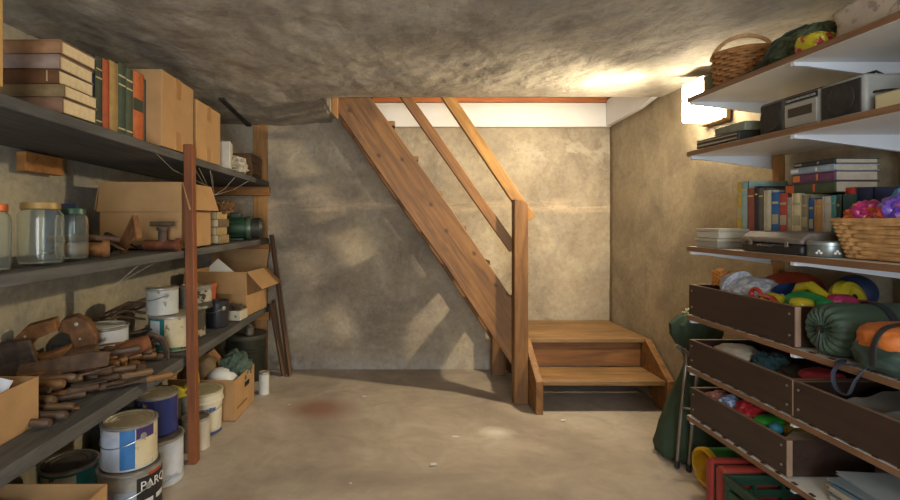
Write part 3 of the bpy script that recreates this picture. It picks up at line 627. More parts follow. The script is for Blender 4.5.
# yellow clamp on the floor
yt=thing('cable_reel_holder','yellow plastic bracket poking out behind the dark blue can','bracket',(-.995,2.42,.30),(0.2,-.3,.5))
MB().prism([(-.07,-.03),(.02,-.045),(.075,.0),(.085,.055),(.06,.06),(.045,.02),(.0,-.005),(-.045,.03),(-.08,.02)],'Y',-.02,.02).build('body',plain('#c9b62a',.45,.15,12),yt,bev=.004)
MB().lathe([(0,-.022),(.012,-.022),(.012,.022),(0,.022)],14,(.01,0,-.02),(PI/2,0,0)).build('bolt',TIND,yt)
tag(MB().b2(-.12,.24,-.08,.08,0,.235).build('crate',plain('#3a3a32',.8,.2,8),loc=(-1.28,2.43,0),bev=.006),'dark crate on the floor that carries the yellow bracket','crate')
# leaning sticks at the rack end
def stick(label,p0,p1,w,th):
    a,b=Vector(p0),Vector(p1); d=b-a; o=MB().box((0,0,d.length/2),(w,th,d.length)).build('wooden_batten',STICK,loc=a,bev=.002)
    o.rotation_euler=d.to_track_quat('Z','Y').to_euler(); tag(o,label,'batten','battens leaning at the end of the left rack')
stick('longest dark batten leaning from the middle shelf end to the floor',(-.705,3.55,.004),(-.865,3.68,1.0),.022,.028)
stick('pale-faced short batten leaning at the rack end beside the long one',(-.745,3.56,.004),(-.86,3.66,.5),.04,.02)
stick('thin short batten leaning behind the pale-faced batten',(-.765,3.61,.004),(-.855,3.70,.52),.022,.02)
# ================================================================ TOOL HEAP (lower left shelf)
gt='rusty hand tools heaped on the lower left shelf'
# big rusty castings at the back
def fitting(label,loc,rot,pts,th,m,holes=(),name='iron_plate'):
    t=thing(name,label,'scrap metal',loc,rot,gt)
    MB().prism(pts,'Y',0,th).build('plate',m,t,bev=.005)
    for (x,z,r,mm) in holes: MB().lathe([(0,-.004),(r,-.004),(r*.6,.002),(0,.002)],14,(x,0,z),(PI/2,0,0)).build('boss',mm,t)
PALE=plain('#a8a394',.5,.2,20)
fitting('angular rusty iron housing with pale bolt heads standing behind the tools',(-1.315,1.90,ZL+.05),(.15,-.5,.25),[(-.09,.02),(-.03,-.01),(.10,.0),(.12,.03),(.03,.045),(.0,.06),(.01,.10),(.05,.115),(.12,.11),(.135,.15),(.04,.175),(-.03,.15),(-.06,.14),(-.085,.10)],.05,RUSTL,((-.045,.07,.007,RUSTD),(.02,.145,.006,PALE)))
fitting('dark square iron plate behind the angular rusty housing',(-1.395,1.80,ZL+.03),(.12,-.25,.2),[(0,0),(.13,0),(.13,.13),(0,.15)],.02,RUSTD)
fitting('thick rounded rusty casting next to the angular housing',(-1.24,1.98,ZL+.05),(.1,-.35,.3),[(0,0),(.07,0),(.08,.03),(.105,.07),(.10,.14),(.07,.18),(.02,.185),(-.01,.15),(.02,.12),(.015,.06),(-.02,.04)],.06,rusty('cast_rust','#5a3d28','#93663f'),((.06,.15,.010,PALE),(.05,.09,.006,PALE)))
fitting('long rusty flat bar lying in front of the angular housing',(-1.31,1.74,ZL+.055),(-.2,-.12,.25),[(0,0),(.3,0),(.31,.05),(.25,.062),(.02,.058)],.018,RUST)
t=thing('wood_block','rusty brown block with a round hole in the middle of the tool heap','scrap metal',(-1.17,1.92,ZL+.06),(0,-.1,.35),gt)
MB().b2(-.05,.05,-.04,.04,0,.07).build('block',RUST,t,bev=.008); MB().lathe([(.014,-.002),(.02,-.004),(.02,.004),(.0,.004)],16,(0,-.0405,.035),(PI/2,0,0)).build('hole_ring',RUSTD,t)
tag(MB().b2(-.06,.06,-.05,.05,0,.12).build('tool_case',plain('#222a2b',.5,.3,14),loc=(-1.30,2.055,ZL),rot=(0,0,.2),bev=.006),'small black box between the white tub and the tool heap','case',gt)
tag(MB().tube([(0,0,0),(.03,.01,.07),(.07,.03,.11),(.11,.05,.09),(.13,.06,.03),(.14,.05,.0)],[.022,.03,.03,.022,.015,.008],10,flat=.5).build('iron_hook',RUSTD,loc=(-1.13,2.20,ZL+.0),rot=(0,0,-.2)),'dark curved iron hook between the tool heap and the teal can','scrap metal',gt)
tag(MB().lathe([(0,0),(.02,0),(.032,.05),(.034,.13),(.028,.15),(0,.15)],16,(0,0,0),(0,PI/2,0)).build('rusty_canister',rusty('canister_rust','#5c3722','#9a5f3a'),loc=(-1.13,2.03,ZL+.07),rot=(0,-.25,.6)),'stubby rusted canister lying before the white tub','scrap metal',gt)
# shelf mat of flat scrap under the tools: individual strips
def tool(kind,label,x,y,z,rz,L,tilt=0,hm=HW,bmx=RUSTD):
    t=thing({'chisel':'chisel','file':'hand_file','hammer':'hammer','knife':'trowel'}[kind],label,'hand tool',(x,y,z),(0,tilt,rz),gt)
    hl=L*.42; r=.0135
    MB().lathe([(0,0),(r*.8,0),(r*1.1,.012),(r,.03),(r*.85,hl*.6),(r*1.05,hl*.9),(r*.7,hl),(0,hl)],12,(0,0,0),(0,PI/2,0)).build('handle',hm,t)
    if kind=='chisel':
        MB().lathe([(.010,0),(.010,.02),(.006,.025),(.004,.06)],10,(hl,0,0),(0,PI/2,0)).prism([(hl+.05,-.006),(hl+.07,-.011),(L,-.011),(L,.011),(hl+.07,.011),(hl+.05,.006)],'Z',-.002,.002).build('blade',bmx,t)
    elif kind=='file': MB().prism([(hl-.002,-.005),(hl+.03,-.011),(L*.95,-.010),(L,-.005),(L,.005),(L*.95,.010),(hl+.03,.011),(hl-.002,.005)],'Z',-.003,.003).build('blade',bmx,t)
    elif kind=='knife': MB().prism([(hl-.002,-.004),(hl+.05,-.006),(hl+.06,-.024),(L,-.018),(L+.01,0),(L,.02),(hl+.06,.026),(hl+.05,.006),(hl-.002,.004)],'Z',-.0015,.0015).build('blade',bmx,t)
    else:
        MB().tube([(hl,0,0),(L,0,0)],.009,8).build('shank',hm,t); MB().box((L,0,0),(.028,.1,.028)).build('head',bmx,t,bev=.004)
    return t
OW=wood('orange_handle_wood','#65462a','#8c6438','X',0,3); DW=wood('dark_handle_wood','#40322a','#665240','X',0,3)
tl='rusty hand tool lying in the heap on the lower left shelf'
named=[('chisel','wooden-handled chisel with a worn pale end nearest the shelf edge',-1.20,1.53,ZL+.016,.0,.24,0,DW),
('file','short thick handled file lying nearest the small cardboard box',-1.21,1.47,ZL+.016,-.02,.19,0,DW),
('knife','broad rusty trowel pointing away beside the shelf edge',-1.11,1.75,ZL+.04,.9,.27,-.06,HW),
('chisel','light brown wooden chisel along the shelf edge past the trowel',-1.05,1.79,ZL+.016,.75,.23,0,OW),
('hammer','rusty hammer lying on top of the heap next to the hook',-1.21,1.86,ZL+.10,.5,.24,.05,DW)]
for n in named: tool(n[0],n[1],n[2]+.2,n[3]+(.02 if n[5]<.1 else .17),n[4],n[5]+PI,n[6],tilt=n[7],hm=n[8])
k=0
for i in range(44):
    y=1.57+.66*(i/44)+random.uniform(-.02,.02); x=-1.0-.16*random.random()-.02*(i%4)
    lvl=ZL+.015+.02*(i%4); rz=random.uniform(.05,.85) if y>1.62 else random.uniform(-.1,.3)
    L=random.uniform(.2,.3); rz+=PI; x=max(x,-1.39+L)+.03*(y>1.8)
    kd=random.choice(['chisel','file','file','knife','chisel'])
    where=('beside the small cardboard box','in the middle of the heap','at the end nearest the paint cans')[min(2,int(i/44*3))]
    tl={'chisel':'rusty chisel','file':'rusty flat file','knife':'rusty broad-bladed trowel'}[kd]+' among the heaped tools, '+where
    tool(kd,tl,x,y+.06,lvl,rz,L,random.uniform(-.05,.05),random.choice([HW,OW,DW,RUST]),random.choice([RUST,RUSTD,RUSTL,RUSTD]))
for i in range(16):
    L=random.uniform(.16,.3); w=random.uniform(.018,.035); y=1.6+.8*i/16; rz=random.uniform(.1,1.0); x=random.uniform(-1.3,-1.2)
    tag(MB().prism([(0,-w/2),(L*.6,-w*.6),(L,-w*.3),(L*.97,w*.4),(L*.3,w/2)],'Z',0,.006).build('iron_strip',random.choice([RUST,RUSTL,RUSTD]),loc=(x,y,ZL+.012+.02*(i%5)),rot=(random.uniform(-.15,.15),random.uniform(-.12,.05),rz)),'flat rusty iron strip among the heaped hand tools','scrap metal','rusty iron strips among the tools')
for i in range(7):
    L=random.uniform(.18,.23); y=2.33+.05*i; 
    tag(MB().tube([(0,0,0),(L*.5,.02,.03),(L,.0,.01)],[.012,.016,.008],8,flat=.5).build('iron_strip',random.choice([RUST,RUSTD]),loc=(-1.38,y,ZL+.13+.018*(i%3)),rot=(0,random.uniform(-.15,0),.35)),'bent rusty strip leaning against the left wall above the white tub','scrap metal','bent strips against the left wall')
# cobwebs under the upper shelf
cw=MB()
P=[(-.925,2.40,1.365),(-.93,2.75,1.33),(-.905,2.9,1.36),(-.9,3.15,1.355),(-.93,2.6,1.37)]
hub=Vector((-.95,2.72,1.245))
for p in ((-.95,2.42,1.372),(-.95,2.5,1.37),(-.93,2.6,1.368),(-.92,2.98,1.363),(-.9,3.2,1.36),(-.99,2.8,1.365)):
    q=Vector(p); mid=(q+hub)/2-Vector((0,0,.015)); cw.tube([q,mid,hub],[.0022,.001,.0022],5)
cw.tube([hub,(-.95,2.6,1.29),(-.95,2.2,1.33),(-.94,2.02,1.378)],.0012,5)
tag(cw.build('cobweb',plain('#8a8274',.9,.1,10)),'dusty cobweb strands hanging under the upper left shelf','cobweb')
cw=MB().tube([(-.95,1.9,.94),(-.98,1.8,.88),(-1.0,1.68,.86)],.0013,5).tube([(-.95,2.05,.94),(-.98,1.8,.88)],.001,5)
tag(cw.build('cobweb',plain('#8a8274',.9,.1,10)),'thin cobweb threads hanging under the middle left shelf','cobweb')
# ================================================================ RIGHT SHELVING
rs=thing('wall_shelving','white-faced wall shelving with brown edges and white brackets on the right wall','shelving',(0,0,0))
XE=1.25
def rboard(zt,y0=.35,y1=2.10,th=.02,x0=XE,stops=False):
    MB().b2(x0,WR-.012,y0,y1,zt-th,zt,front=1).build('shelf',[LAM,EDGE],rs,bev=.0015)
    if stops:
        for k in range(26):
            y=y0+.02+k*.065; MB().b2(x0+.001,x0+.010,y,y+.016,zt+.0003,zt+.004).build('edge_stop',plain('#4a362b',.6,.2,9),rs)
Z1,Z2,Z3,Z4,Z5,Z6=1.622,1.396,1.0,.714,.497,.292
for zt,s in ((Z1,0),(Z2,0),(Z3,0),(Z4,1),(Z5,1),(Z6,1)): rboard(zt,stops=bool(s))
for zt in (Z1,Z2,Z3,Z4,Z5,Z6):
    for y in (.75,1.56,2.085):
        MB().prism([(XE+.008,zt-.0205),(WR-.03,zt-.0205),(WR-.03,zt-.075),(XE+.05,zt-.034),(XE+.008,zt-.032)],'Y',y-.007,y+.007).build('bracket',BRK,rs)
for y in (.75,1.56,2.085):
    MB().b2(WR-.029,WR-.012,y-.015,y+.015,.15,1.78).build('upright',BRK,rs,bev=.002)
MB().b2(WR-.058,WR-.031,2.03,2.065,0,Z2-.022).build('wood_upright',POSTB,rs,bev=.002)
# ---- dark boxes
def dbox(label,y0,y1,z0,h,xf=XE+.004,xb=WR-.10):
    t=thing('storage_bin',label,'storage box',((xf+xb)/2,(y0+y1)/2,z0),group='dark brown storage bins on the right shelves'); w=.016; hx=(xb-xf)/2; hy=(y1-y0)/2
    b=.0045
    fp=MB().b2(-hx,-hx+w,-hy,hy,b,h,top=1).build('front_panel',[DBOX,DEDGE],t,bev=.001)
    MB().b2(hx-w,hx,-hy,hy,b,h,top=1).build('back_panel',[DBOX,DEDGE],t)
    for s in (-1,1): MB().b2(-hx+w+.0005,hx-w-.0005,s*hy-(w if s>0 else 0),s*hy+(w if s<0 else 0),b,h,top=1).build('side_panel',[DBOX,DEDGE],t)
    MB().b2(-hx+w,hx-w,-hy+w,hy-w,b,b+.008).build('bottom_panel',DBOX,t)
    MB().b2(-hx-.001,-hx+w,-hy-.004,-hy-.0003,b,h).build('corner_strip',DEDGE,t)
    for yy in (-hy+.02,hy-.02):
        for zz in (.28,.8): MB().lathe([(0,0),(.004,0),(.004,.002),(0,.003)],10,(-hx,yy,h*zz),(0,-PI/2,0)).build('screw',STEEL,fp)
dbox('dark brown bin of beach toys directly above the green sleeping bag shelf',1.545,2.09,Z4,.128)
dbox('long dark brown bin on the second shelf from below, end nearest the stair',1.555,2.09,Z5,.115)
dbox('near dark brown bin of grey clothes below the green sleeping bag',1.0,1.551,Z5,.115)
dbox('lowest dark brown bin with a pale chip on its front',1.585,2.09,Z6,.120,XE+.01)
# ---- S1
t=thing('wicker_basket','small round wicker basket with arched handle on the top right shelf','basket',(1.372,1.935,Z1+.001))
WK=plain('#9a6a3a',.7,.35,40,0,.3,'wicker_brown'); WKL=plain('#b98f5c',.7,.3,40,0,.3,'wicker_tan')
def weave(mb,path,rows,z0,dz,flare,r,stakes,amp=.0035):
    """path(u,k)->(x,y) closed outline; rows of wavy tubes"""
    n=stakes*4
    for j in range(rows):
        k=1+flare*j/rows; pts=[]
        for i in range(n):
            u=i/n; x,y=path(u); nx=math.hypot(x,y); w=amp*math.cos(2*PI*u*stakes+PI*(j%2)); 
            pts.append((x*k+x/nx*w,y*k+y/nx*w,z0+dz*j))
        mb.tube(pts,r,5,closed=True)
    return mb
circ=lambda u:(.085*math.cos(2*PI*u),.085*math.sin(2*PI*u))
weave(MB(),circ,11,.008,.0112,.2,.0062,12,.006).build('woven_body',WK,t)
MB().lathe([(0,.002),(.084,.002),(.084,.006),(.1,.125),(.096,.125),(.08,.008),(0,.006)],30,caps=False).build('lining',plain('#5b3c20',.8,.2,20),t)
rp=[(.104*math.cos(2*PI*i/32),.104*math.sin(2*PI*i/32),.128) for i in range(32)]
MB().tube(rp,.0065,6,closed=True).build('rim',WK,t)
MB().tube([(.0,-.102*math.cos(PI*i/16),.11+.09*math.sin(PI*i/16)) for i in range(17)],.0075,8).build('handle',WKL,t,rot=(0,0,1.15))
tag(MB().lathe([(0,0),(.033,0),(.034,.002),(.034,.068),(.036,.07),(.036,.078),(0,.08)],28).build('tin',plain('#6f6d4c',.5,.2,14,.3),loc=(1.335,2.058,Z1+.001)),'small olive green tin at the far end of the top right shelf','tin')
t=thing('canvas_bag','dark green canvas bag with straps lying on the top right shelf','bag',(1.39,1.645,Z1+.001))
OL=plain('#4a5238',.85,.3,12,0,.3,'olive_canvas')
MB().blob((0,0,.055),(.09,.115,.062),.2,2.2,5,21,flatz=-.053,sq=.8).build('body',OL,t)
MB().tube([(-.10,.10,.01),(-.095,.05,.07),(-.08,.0,.10),(-.04,-.03,.115)],[.008]*4,6,flat=.5).tube([(-.11,.17,.008),(-.10,.12,.012),(-.10,.06,.04)],[.012]*3,6,flat=.5).build('strap',plain('#2e3324',.8,.2,12),t)
t=thing('snack_packet','yellow and red packet between the green bag and the mottled block','packet',(1.315,1.545,Z1+.001),(0,0,.1))
MB().blob((0,0,.03),(.038,.045,.031),.15,3,4,4,flatz=-.028,sq=.6).build('packet',splat('packet_print','#c3b22c','#a02a38',18,.5,.35,0,'#6a1f3c'),t)
t=tag(MB().blob((0,0,0),(.15,.26,.05),.04,2,5,31,sq=.22).build('foam_block',splat('mottled_foam','#b9a896','#8f7f72',30,.58),loc=(1.44,1.215,Z1+.053)),'pale mottled pinkish block at the near end of the top right shelf','block')
# ---- S2
DG=plain('#33342e',.45,.25,14); GG=plain('#7f8470',.5,.15,14)
t=thing('cassette_deck','flat dark device with a long slot at the far end of the second shelf','electronic device',(1.375,1.94,Z2+.001),(0,0,.03))
MB().b2(-.10,.10,-.11,.13,.004,.04).build('body',DG,t,bev=.003); MB().b2(-.104,-.1,-.1,.12,.012,.018).b2(-.104,-.1,-.1,.12,.028,.032).build('trim_line',TIN,t)
t=thing('radio','greenish grey small radio on top of the flat dark device','radio',(1.38,1.90,Z2+.042),(0,0,.03))
MB().b2(-.085,.08,-.075,.09,.001,.035).build('body',GG,t,bev=.004); MB().b2(-.088,-.085,.0,.08,.006,.03).build('front_panel',plain('#6c6a58',.5,.2,20),t)
t=thing('boombox','grey portable cassette radio with two speakers on the second right shelf','radio',(1.30,1.555,Z2+.001),(0,0,0))
SG=plain('#8d8d88',.45,.12,14); GRL=plain('#2a2623',.7,.3,60)
# speakers, centre; front looks to -X
MB().b2(.0,.11,-.045,.085,.004,.112).build('body',SG,t,bev=.006)
cdoor=MB().b2(-.006,-.0,-.04,.08,.012,.086).build('cassette_door',plain('#9a958a',.4,.1,20),t,bev=.001)
MB().b2(-.008,-.0055,-.025,.065,.042,.07).build('cassette_window',plain('#38332c',.3,.2,20),cdoor)
ts_=MB().b2(-.003,.0,-.04,.08,.09,.108).build('tuner_strip',BLK,t)
for k in range(6): MB().b2(-.007,-.003,-.034+k*.019,-.02+k*.019,.094,.100).build('button',SG,ts_)
for y0,y1,rr in ((-.19,-.046,0),(.087,.20,1)):
    m=MB().b2(.0,.13,y0,y1,.003,.116); o=m.build('speaker',SG if not rr else plain('#5a5750',.5,.2,10),t,bev=.01)
    MB().b2(-.004,.0,y0+.01,y1-.01,.012,.106).lathe([(.03,0),(.046,.004),(.046,0)],28,(-.003,(y0+y1)/2,.059),(0,-PI/2,0)).build('speaker_grille',GRL,o,bev=.003)
MB().tube([(.06,-.18,.112),(.04,-.18,.122),(.04,.19,.122),(.06,.19,.112)],.004,6).build('carrying_handle',BLK,t)
t=thing('cable','black looped cable on the second shelf beside the cream box','cable',(1.37,1.36,Z2+.004))
pts=[(.04*math.cos(a*.9)*(1+.2*math.sin(a*2.3)),.05*math.sin(a*.9),.006+.012*a/3+ (.04*max(0,math.sin(a*.5)))) for a in [i*.35 for i in range(50)]]
MB().tube([(p[0],p[1],p[2]) for p in pts],.0035,6).build('cord',BLK,t)
MB().tube(cr([(.03,-.09,.07),(-.02,-.12,.11),(-.03,-.17,.13),(-.02,-.22,.10),(.02,-.2,.06)]),.004,6).build('plug_end',BLK,t)
tag(MB().b2(-.13,.13,-.26,.14,0,.05).build('cream_box',plain('#cfc39a',.6,.08,8),loc=(1.435,1.205,Z2+.001),bev=.005),'low cream coloured box at the near end of the second shelf','box')
tag(MB().blob((0,0,0),(.1,.14,.05),.3,2.5,4,6,flatz=-.04).build('dark_cloth',plain('#2e2d2c',.9,.3,10),loc=(1.52,1.2,Z2+.095)),'dark crumpled cloth lying on the cream box','cloth')
# ---- S3
for k,(c,l,dx) in enumerate((('#8f897b','lower of the two small grey boxes at the far end of the third shelf',0),('#b5ae9d','upper of the two small grey boxes at the far end of the third shelf',.004))):
    t=thing('small_box',l,'box',(1.335+dx,1.99,Z3+.001+.038*k),(0,0,.04),'small grey boxes on the third shelf')
    MB().b2(-.07,.05,-.06,.07,0,.024).build('base',plain(c,.7,.08,8),t,bev=.002); MB().b2(-.072,.052,-.062,.072,.0245,.037).build('lid',plain('#a9a08c',.6,.08,8),t,bev=.002)
t=thing('carrying_case','black flat carrying case with clasps at the edge of the third shelf','case',(1.372,1.655,Z3+.001),(0,0,-.02))
MB().b2(-.115,.13,-.135,.135,0,.032).build('lower_shell',BLK,t,bev=.008)
MB().prism([(-.115,.034),(-.115,.048),(-.085,.07),(.10,.072),(.13,.05),(.13,.034)],'Y',-.135,.135).build('upper_shell',plain('#6b625a',.45,.2,8),t,bev=.006)
for y in (-.08,.08): MB().b2(-.119,-.115,y-.007,y+.007,.024,.042).build('clasp',plain('#77736b',.5,.1,9,.4),t,bev=.001)
MB().tube([(-.116,-.03,.028),(-.13,-.025,.022),(-.13,.025,.022),(-.116,.03,.028)],.004,6).build('handle',BLK,t)
t=thing('metal_tin','grey round tin with floral dents beside the wicker tray','tin',(1.308,1.492,Z3+.001))
MB().lathe([(0,0),(.047,0),(.049,.003),(.049,.033),(0,.033)],36).build('body',plain('#7f8683',.35,.3,20,.6),t)
MB().lathe([(0,.034),(.051,.034),(.051,.043),(.046,.047),(0,.047)],36).build('lid',plain('#8d9492',.35,.2,20,.6),t)
for a0 in (200,250):
    m=MB()
    for k in range(3):
        a=math.radians(a0+k*6); m.lathe([(0,0),(.004,0),(.003,.001),(0,.0015)],8,(.0492*math.cos(a),.0492*math.sin(a),.012+.006*(k%2)),(0,PI/2,a))
    m.build('flower_relief',plain('#d8d8d0',.4,.1,9),t)
# upright books on S3, spines to the aisle
r3=[(737.5,741,'#b89a35','tall yellow-edged',182),(741.5,747,'#8aa39a','tall pale teal',181),(747.5,754,'#84463a','dark red',188),(754.5,758,'#2c2b33','thin black',186),(758.5,763.5,'#55514a','charcoal',188),(764,771,'#b9b29a','wide cream',190),(771.5,779,'#285f98','bright blue',192),(779.5,787,'#a5443a','red',193),(787.5,791.5,'#9a8f80','thin grey',197),(792,801,'#c9bd96','ivory',193),(801.5,808,'#8a7f64','khaki patterned',195),(808.5,814,'#2b5482','deep blue',198),(814.5,822,'#b58a55','tan orange',199),(822.5,831,'#b8b6ac','grey white',196),(831.5,836,'#4f8f93','light teal',195),(836.5,840.5,'#33453b','slim dark green',194)]
XB=1.40
for (a,b,c,s,py) in r3:
    da=F*XB/(a-VX); db=F*XB/(b-VX); d=(da+db)/2; th=da-db; h=EYE+(VY-py)*d/F-Z3-.002
    book(s+' book upright in the row on the third right shelf',(XB,d,Z3+.001),-PI/2,max(.008,th),.16,h,c,False,PAGEG,'books standing on the third right shelf',
         band=('#a89f80',(.80,.84),(.45,.62)) if len(s)%2 else ('#c9b46a',(.86,.88),(.1,.12)))
XH=1.41
def xs(px): return F*XH/(px-VX)
z=EYE+(VY-192)*1.58/F
hb=[('#3c4532','dark green spine with an orange end, at the bottom',.036,785,834,'#b5532c'),('#5f3a52','orange and purple spine, second from the bottom',.031,792,834,'#c0713a'),('#8a97a0','white and steel blue spine, second from the top',.021,790,834,'#d4d0c4'),('#2e3030','thin dark spine, on top',.017,794,834,'#8a8478')]
for (c,s,th,a,b,bc) in hb:
    ya,yb=xs(a),xs(b)
    book('hardback lying across the upright books, '+s,(XH,(ya+yb)/2,z),-PI/2,th,.145,ya-yb,c,True,PAGEG,'books lying on top of the upright row',band=(bc,(.03,.2),(.6,.64) ))
    z+=th+.001
# tall books supporting the lying stack behind the basket
for (a,b,c,s,py) in ((845,856,"#b03a2c","bright red",187),(856.5,872,"#252c4a","thick navy",187)):
    X=1.45; da=F*X/(a-VX); db=F*X/(b-VX); d=(da+db)/2
    book(s+' book standing behind the wicker tray',(X,d,Z3+.001),-PI/2,da-db,.12,EYE+(VY-py)*d/F-Z3-.002,c,False,PAGEG,'books standing behind the wicker tray')
# wicker tray
t=thing('wicker_tray','tan rectangular wicker basket of toys at the near end of the third shelf','basket',(1.425,1.265,Z3+.001),(0,0,.03))
def rr_path(hx,hy,r=.03):
    per=[(hx,-hy+r),(hx,hy-r)]; 
    def f(u):
        a=2*PI*u; c,s=math.cos(a),math.sin(a); e=.28
        return (math.copysign(abs(c)**e,c)*hx,math.copysign(abs(s)**e,s)*hy)
    return f
pth=rr_path(.125,.17)
weave(MB(),pth,9,.008,.0115,.18,.0062,24,.006).build('woven_body',WKL,t)
bb_=MB(); n=60; prof=[]
v0=[bb_.bm.verts.new((pth(i/n)[0]*.96,pth(i/n)[1]*.96,.004)) for i in range(n)]; v1=[bb_.bm.verts.new((pth(i/n)[0]*1.13,pth(i/n)[1]*1.13,.104)) for i in range(n)]
for i in range(n): bb_.bm.faces.new((v0[i],v0[(i+1)%n],v1[(i+1)%n],v1[i]))
bb_.bm.faces.new(v0[::-1]); bb_.build('lining',plain('#6b4a28',.8,.2,20),t)
MB().tube([(pth(i/60)[0]*1.2,pth(i/60)[1]*1.2,.108) for i in range(60)],.007,6,closed=True).build('rim',WKL,t)
gtoy='toys in the wicker tray'
tag(MB().blob((0,0,0),(.045,.05,.045),.25,3,4,41).build('ribbon_ball',splat('ribbon_pink','#b0306a','#d0602c',18,.5,.3,0,'#5a3a9a'),loc=(1.345,1.405,Z3+.118)),'shiny pink and orange ribbon bundle at the left rim of the wicker tray','toy',gtoy)
tag(MB().blob((0,0,0),(.045,.045,.05),.25,3,4,42).build('ribbon_ball',splat('ribbon_purple','#6a4ab0','#c04a3a',18,.5,.3,0,'#3a7ac0'),loc=(1.345,1.32,Z3+.124)),'shiny purple ribbon bundle in front in the wicker tray','toy',gtoy)
tag(MB().blob((0,0,0),(.05,.06,.065),.2,2,4,43).build('blue_cloth',plain('#4a8fc0',.6,.15,9),loc=(1.43,1.37,Z3+.13)),'light blue soft cloth behind the ribbon bundles in the wicker tray','toy',gtoy)
tag(MB().blob((0,0,0),(.055,.055,.035),.15,2,4,44).build('white_cloth',plain('#c4c8cc',.6,.1,9),loc=(1.44,1.22,Z3+.118)),'white crumpled cloth on the near side of the wicker tray','toy',gtoy)
t=thing('cap','red, lime and dark striped cap lying on the toys in the wicker tray','cap',(1.50,1.24,Z3+.16),(.15,0,.2))
m=MB(); 
for k,(c) in enumerate(('#2b2e38','#9fb53a','#a52f38')):
    r0=(.085,.083,.07)[k]; z0=(-.02,0,.015)[k]; z1=(.0,.015,.045)[k]; r1=(.083,.07,.02)[k]
    MB().lathe([(0,z0-.001),(r0,z0),(r1,z1),(0,z1)],30).build('cap_band',plain(c,.7,.1,9),t)
# ---- bin contents (top bin)
gb='beach toys in the upper dark bin'
t=thing('net_bag','white mesh bag with an orange drawn neck in the upper dark bin','bag',(1.41,1.93,Z4+.10),(0,0,.0),gb)
NET=splat('white_net','#cfcfd2','#9ea3b0',60,.5,.7)
MB().blob((0,0,0),(.10,.115,.075),.1,2,5,51).lathe([(.07,0),(.045,.04),(.02,.075),(.016,.1)],20,(-.03,.05,.03),(-1.2,-.4,0)).build('bag_body',NET,t)
MB().lathe([(.02,0),(.024,.01),(.02,.02)],12,(-.05,.115,.075),(-1.2,0,0)).build('neck_tie',plain('#c98a4a',.6,.1,9),t)
mm=MB()
for k in range(8):
    a=2*PI*k/8
    mm.tube([(-.05+.032*math.cos(a+b*.8),.115+.03*math.sin(a+b*.8),.06-.03+b*.014) for b in range(5)],.004,5)
    mm.tube([(-.05+.032*math.cos(a-b*.8),.115+.03*math.sin(a-b*.8),.06-.03+b*.014) for b in range(5)],.004,5)
mm.build('orange_netting',plain('#b5702c',.6,.15,9),t)
tag(MB().lathe([(0,-.006),(.10,-.006),(.107,0),(.10,.006),(.04,.012),(0,.012)],36).build('flying_disc',plain('#a03c1c',.45,.12,9),loc=(1.475,1.85,Z4+.135),rot=(.35,-.55,0)),'dark orange plastic disc behind the white mesh bag','disc',gb)
tag(MB().lathe([(0,-.03),(.05,-.03),(.06,0),(.055,.03),(.05,.03),(.05,-.02),(0,-.02)],24,caps=False).build('toy_pot',plain('#243a66',.4,.15,9),loc=(1.43,1.775,Z4+.118),rot=(.3,-.4,0)),'navy blue plastic cup beside the dark orange disc','toy',gb)
t=thing('toy_shovel','red plastic spade with a ring handle against the bin front','toy',(1.312,1.70,Z4+.13),(0,0,1.55),gb)
MB().tube([(.09+.024*math.cos(a),.0,.002+.018*math.sin(a)) for a in [2*PI*i/16 for i in range(16)]],.007,8,closed=True).build('ring_handle',plain('#b8352a',.35,.1,9),t)
MB().tube([(.066,0,0),(.0,.01,.0),(-.07,.03,-.03),(-.12,.03,-.06)],[.009,.01,.011,.01],8).build('shaft',plain('#b8352a',.35,.1,9),t)
t=thing('toy_truck','yellow and green plastic toy in the middle of the upper dark bin','toy',(1.39,1.66,Z4+.12),(.15,-.25,.1),gb)
YEL=plain('#c0b028',.38,.1,9); GRN=plain('#1f8f4c',.38,.1,9)
MB().tube([(.05,.10,-.03),(.055,.075,.02),(.05,.03,.038),(.04,-.03,.02),(.03,-.075,.005),(.0,-.10,-.02),(-.04,-.09,-.03)],[.013,.016,.017,.013,.016,.018,.015],10,flat=1).build('yellow_frame',YEL,t)
MB().blob((0,0,0),(.045,.06,.03),.02,2,4,3,sq=.6).build('green_tray',GRN,t)
MB().blob((-.05,.08,.0),(.03,.035,.02),.02,2,3,3,sq=.7).build('yellow_lug',YEL,t)
tag(MB().blob((0,0,0),(.03,.032,.022),.05,2,3,3,sq=.8).build('toy_block',YEL,loc=(1.325,1.605,Z4+.125)),'small yellow toy lump at the near corner of the upper bin','toy',gb)
tag(MB().blob((0,0,0),(.025,.022,.024),.05,2,3,6,sq=.8).build('toy_block',GRN,loc=(1.375,1.575,Z4+.122)),'small green toy lump between the yellow and magenta toys','toy',gb)
tag(MB().blob((0,0,0),(.045,.03,.035),.08,2,4,7,sq=.8).build('toy_block',plain('#a8305f',.4,.1,9),loc=(1.44,1.59,Z4+.125)),'magenta toy piece beside the yellow ball','toy',gb)
tag(MB().blob((0,0,0),(.04,.024,.02),.05,2,4,8,sq=.6).build('toy_block',plain('#8f2430',.4,.1,9),loc=(1.50,1.585,Z4+.122)),'dark red toy piece in front of the yellow ball','toy',gb)
t=thing('toy_ball','round yellow plastic toy ball with a centre hole in the upper bin','toy',(1.505,1.64,Z4+.14),(1.25,0,.2),gb)
MB().lathe([(.006,.02),(.03,.028),(.05,.02),(.058,0),(.05,-.02),(.03,-.028),(0,-.028)],32,caps=False).build('disc',YEL,t)
MB().lathe([(0,.0195),(.008,.0195),(.009,.024),(.006,.025),(0,.022)],14).build('hub',BLK,t)
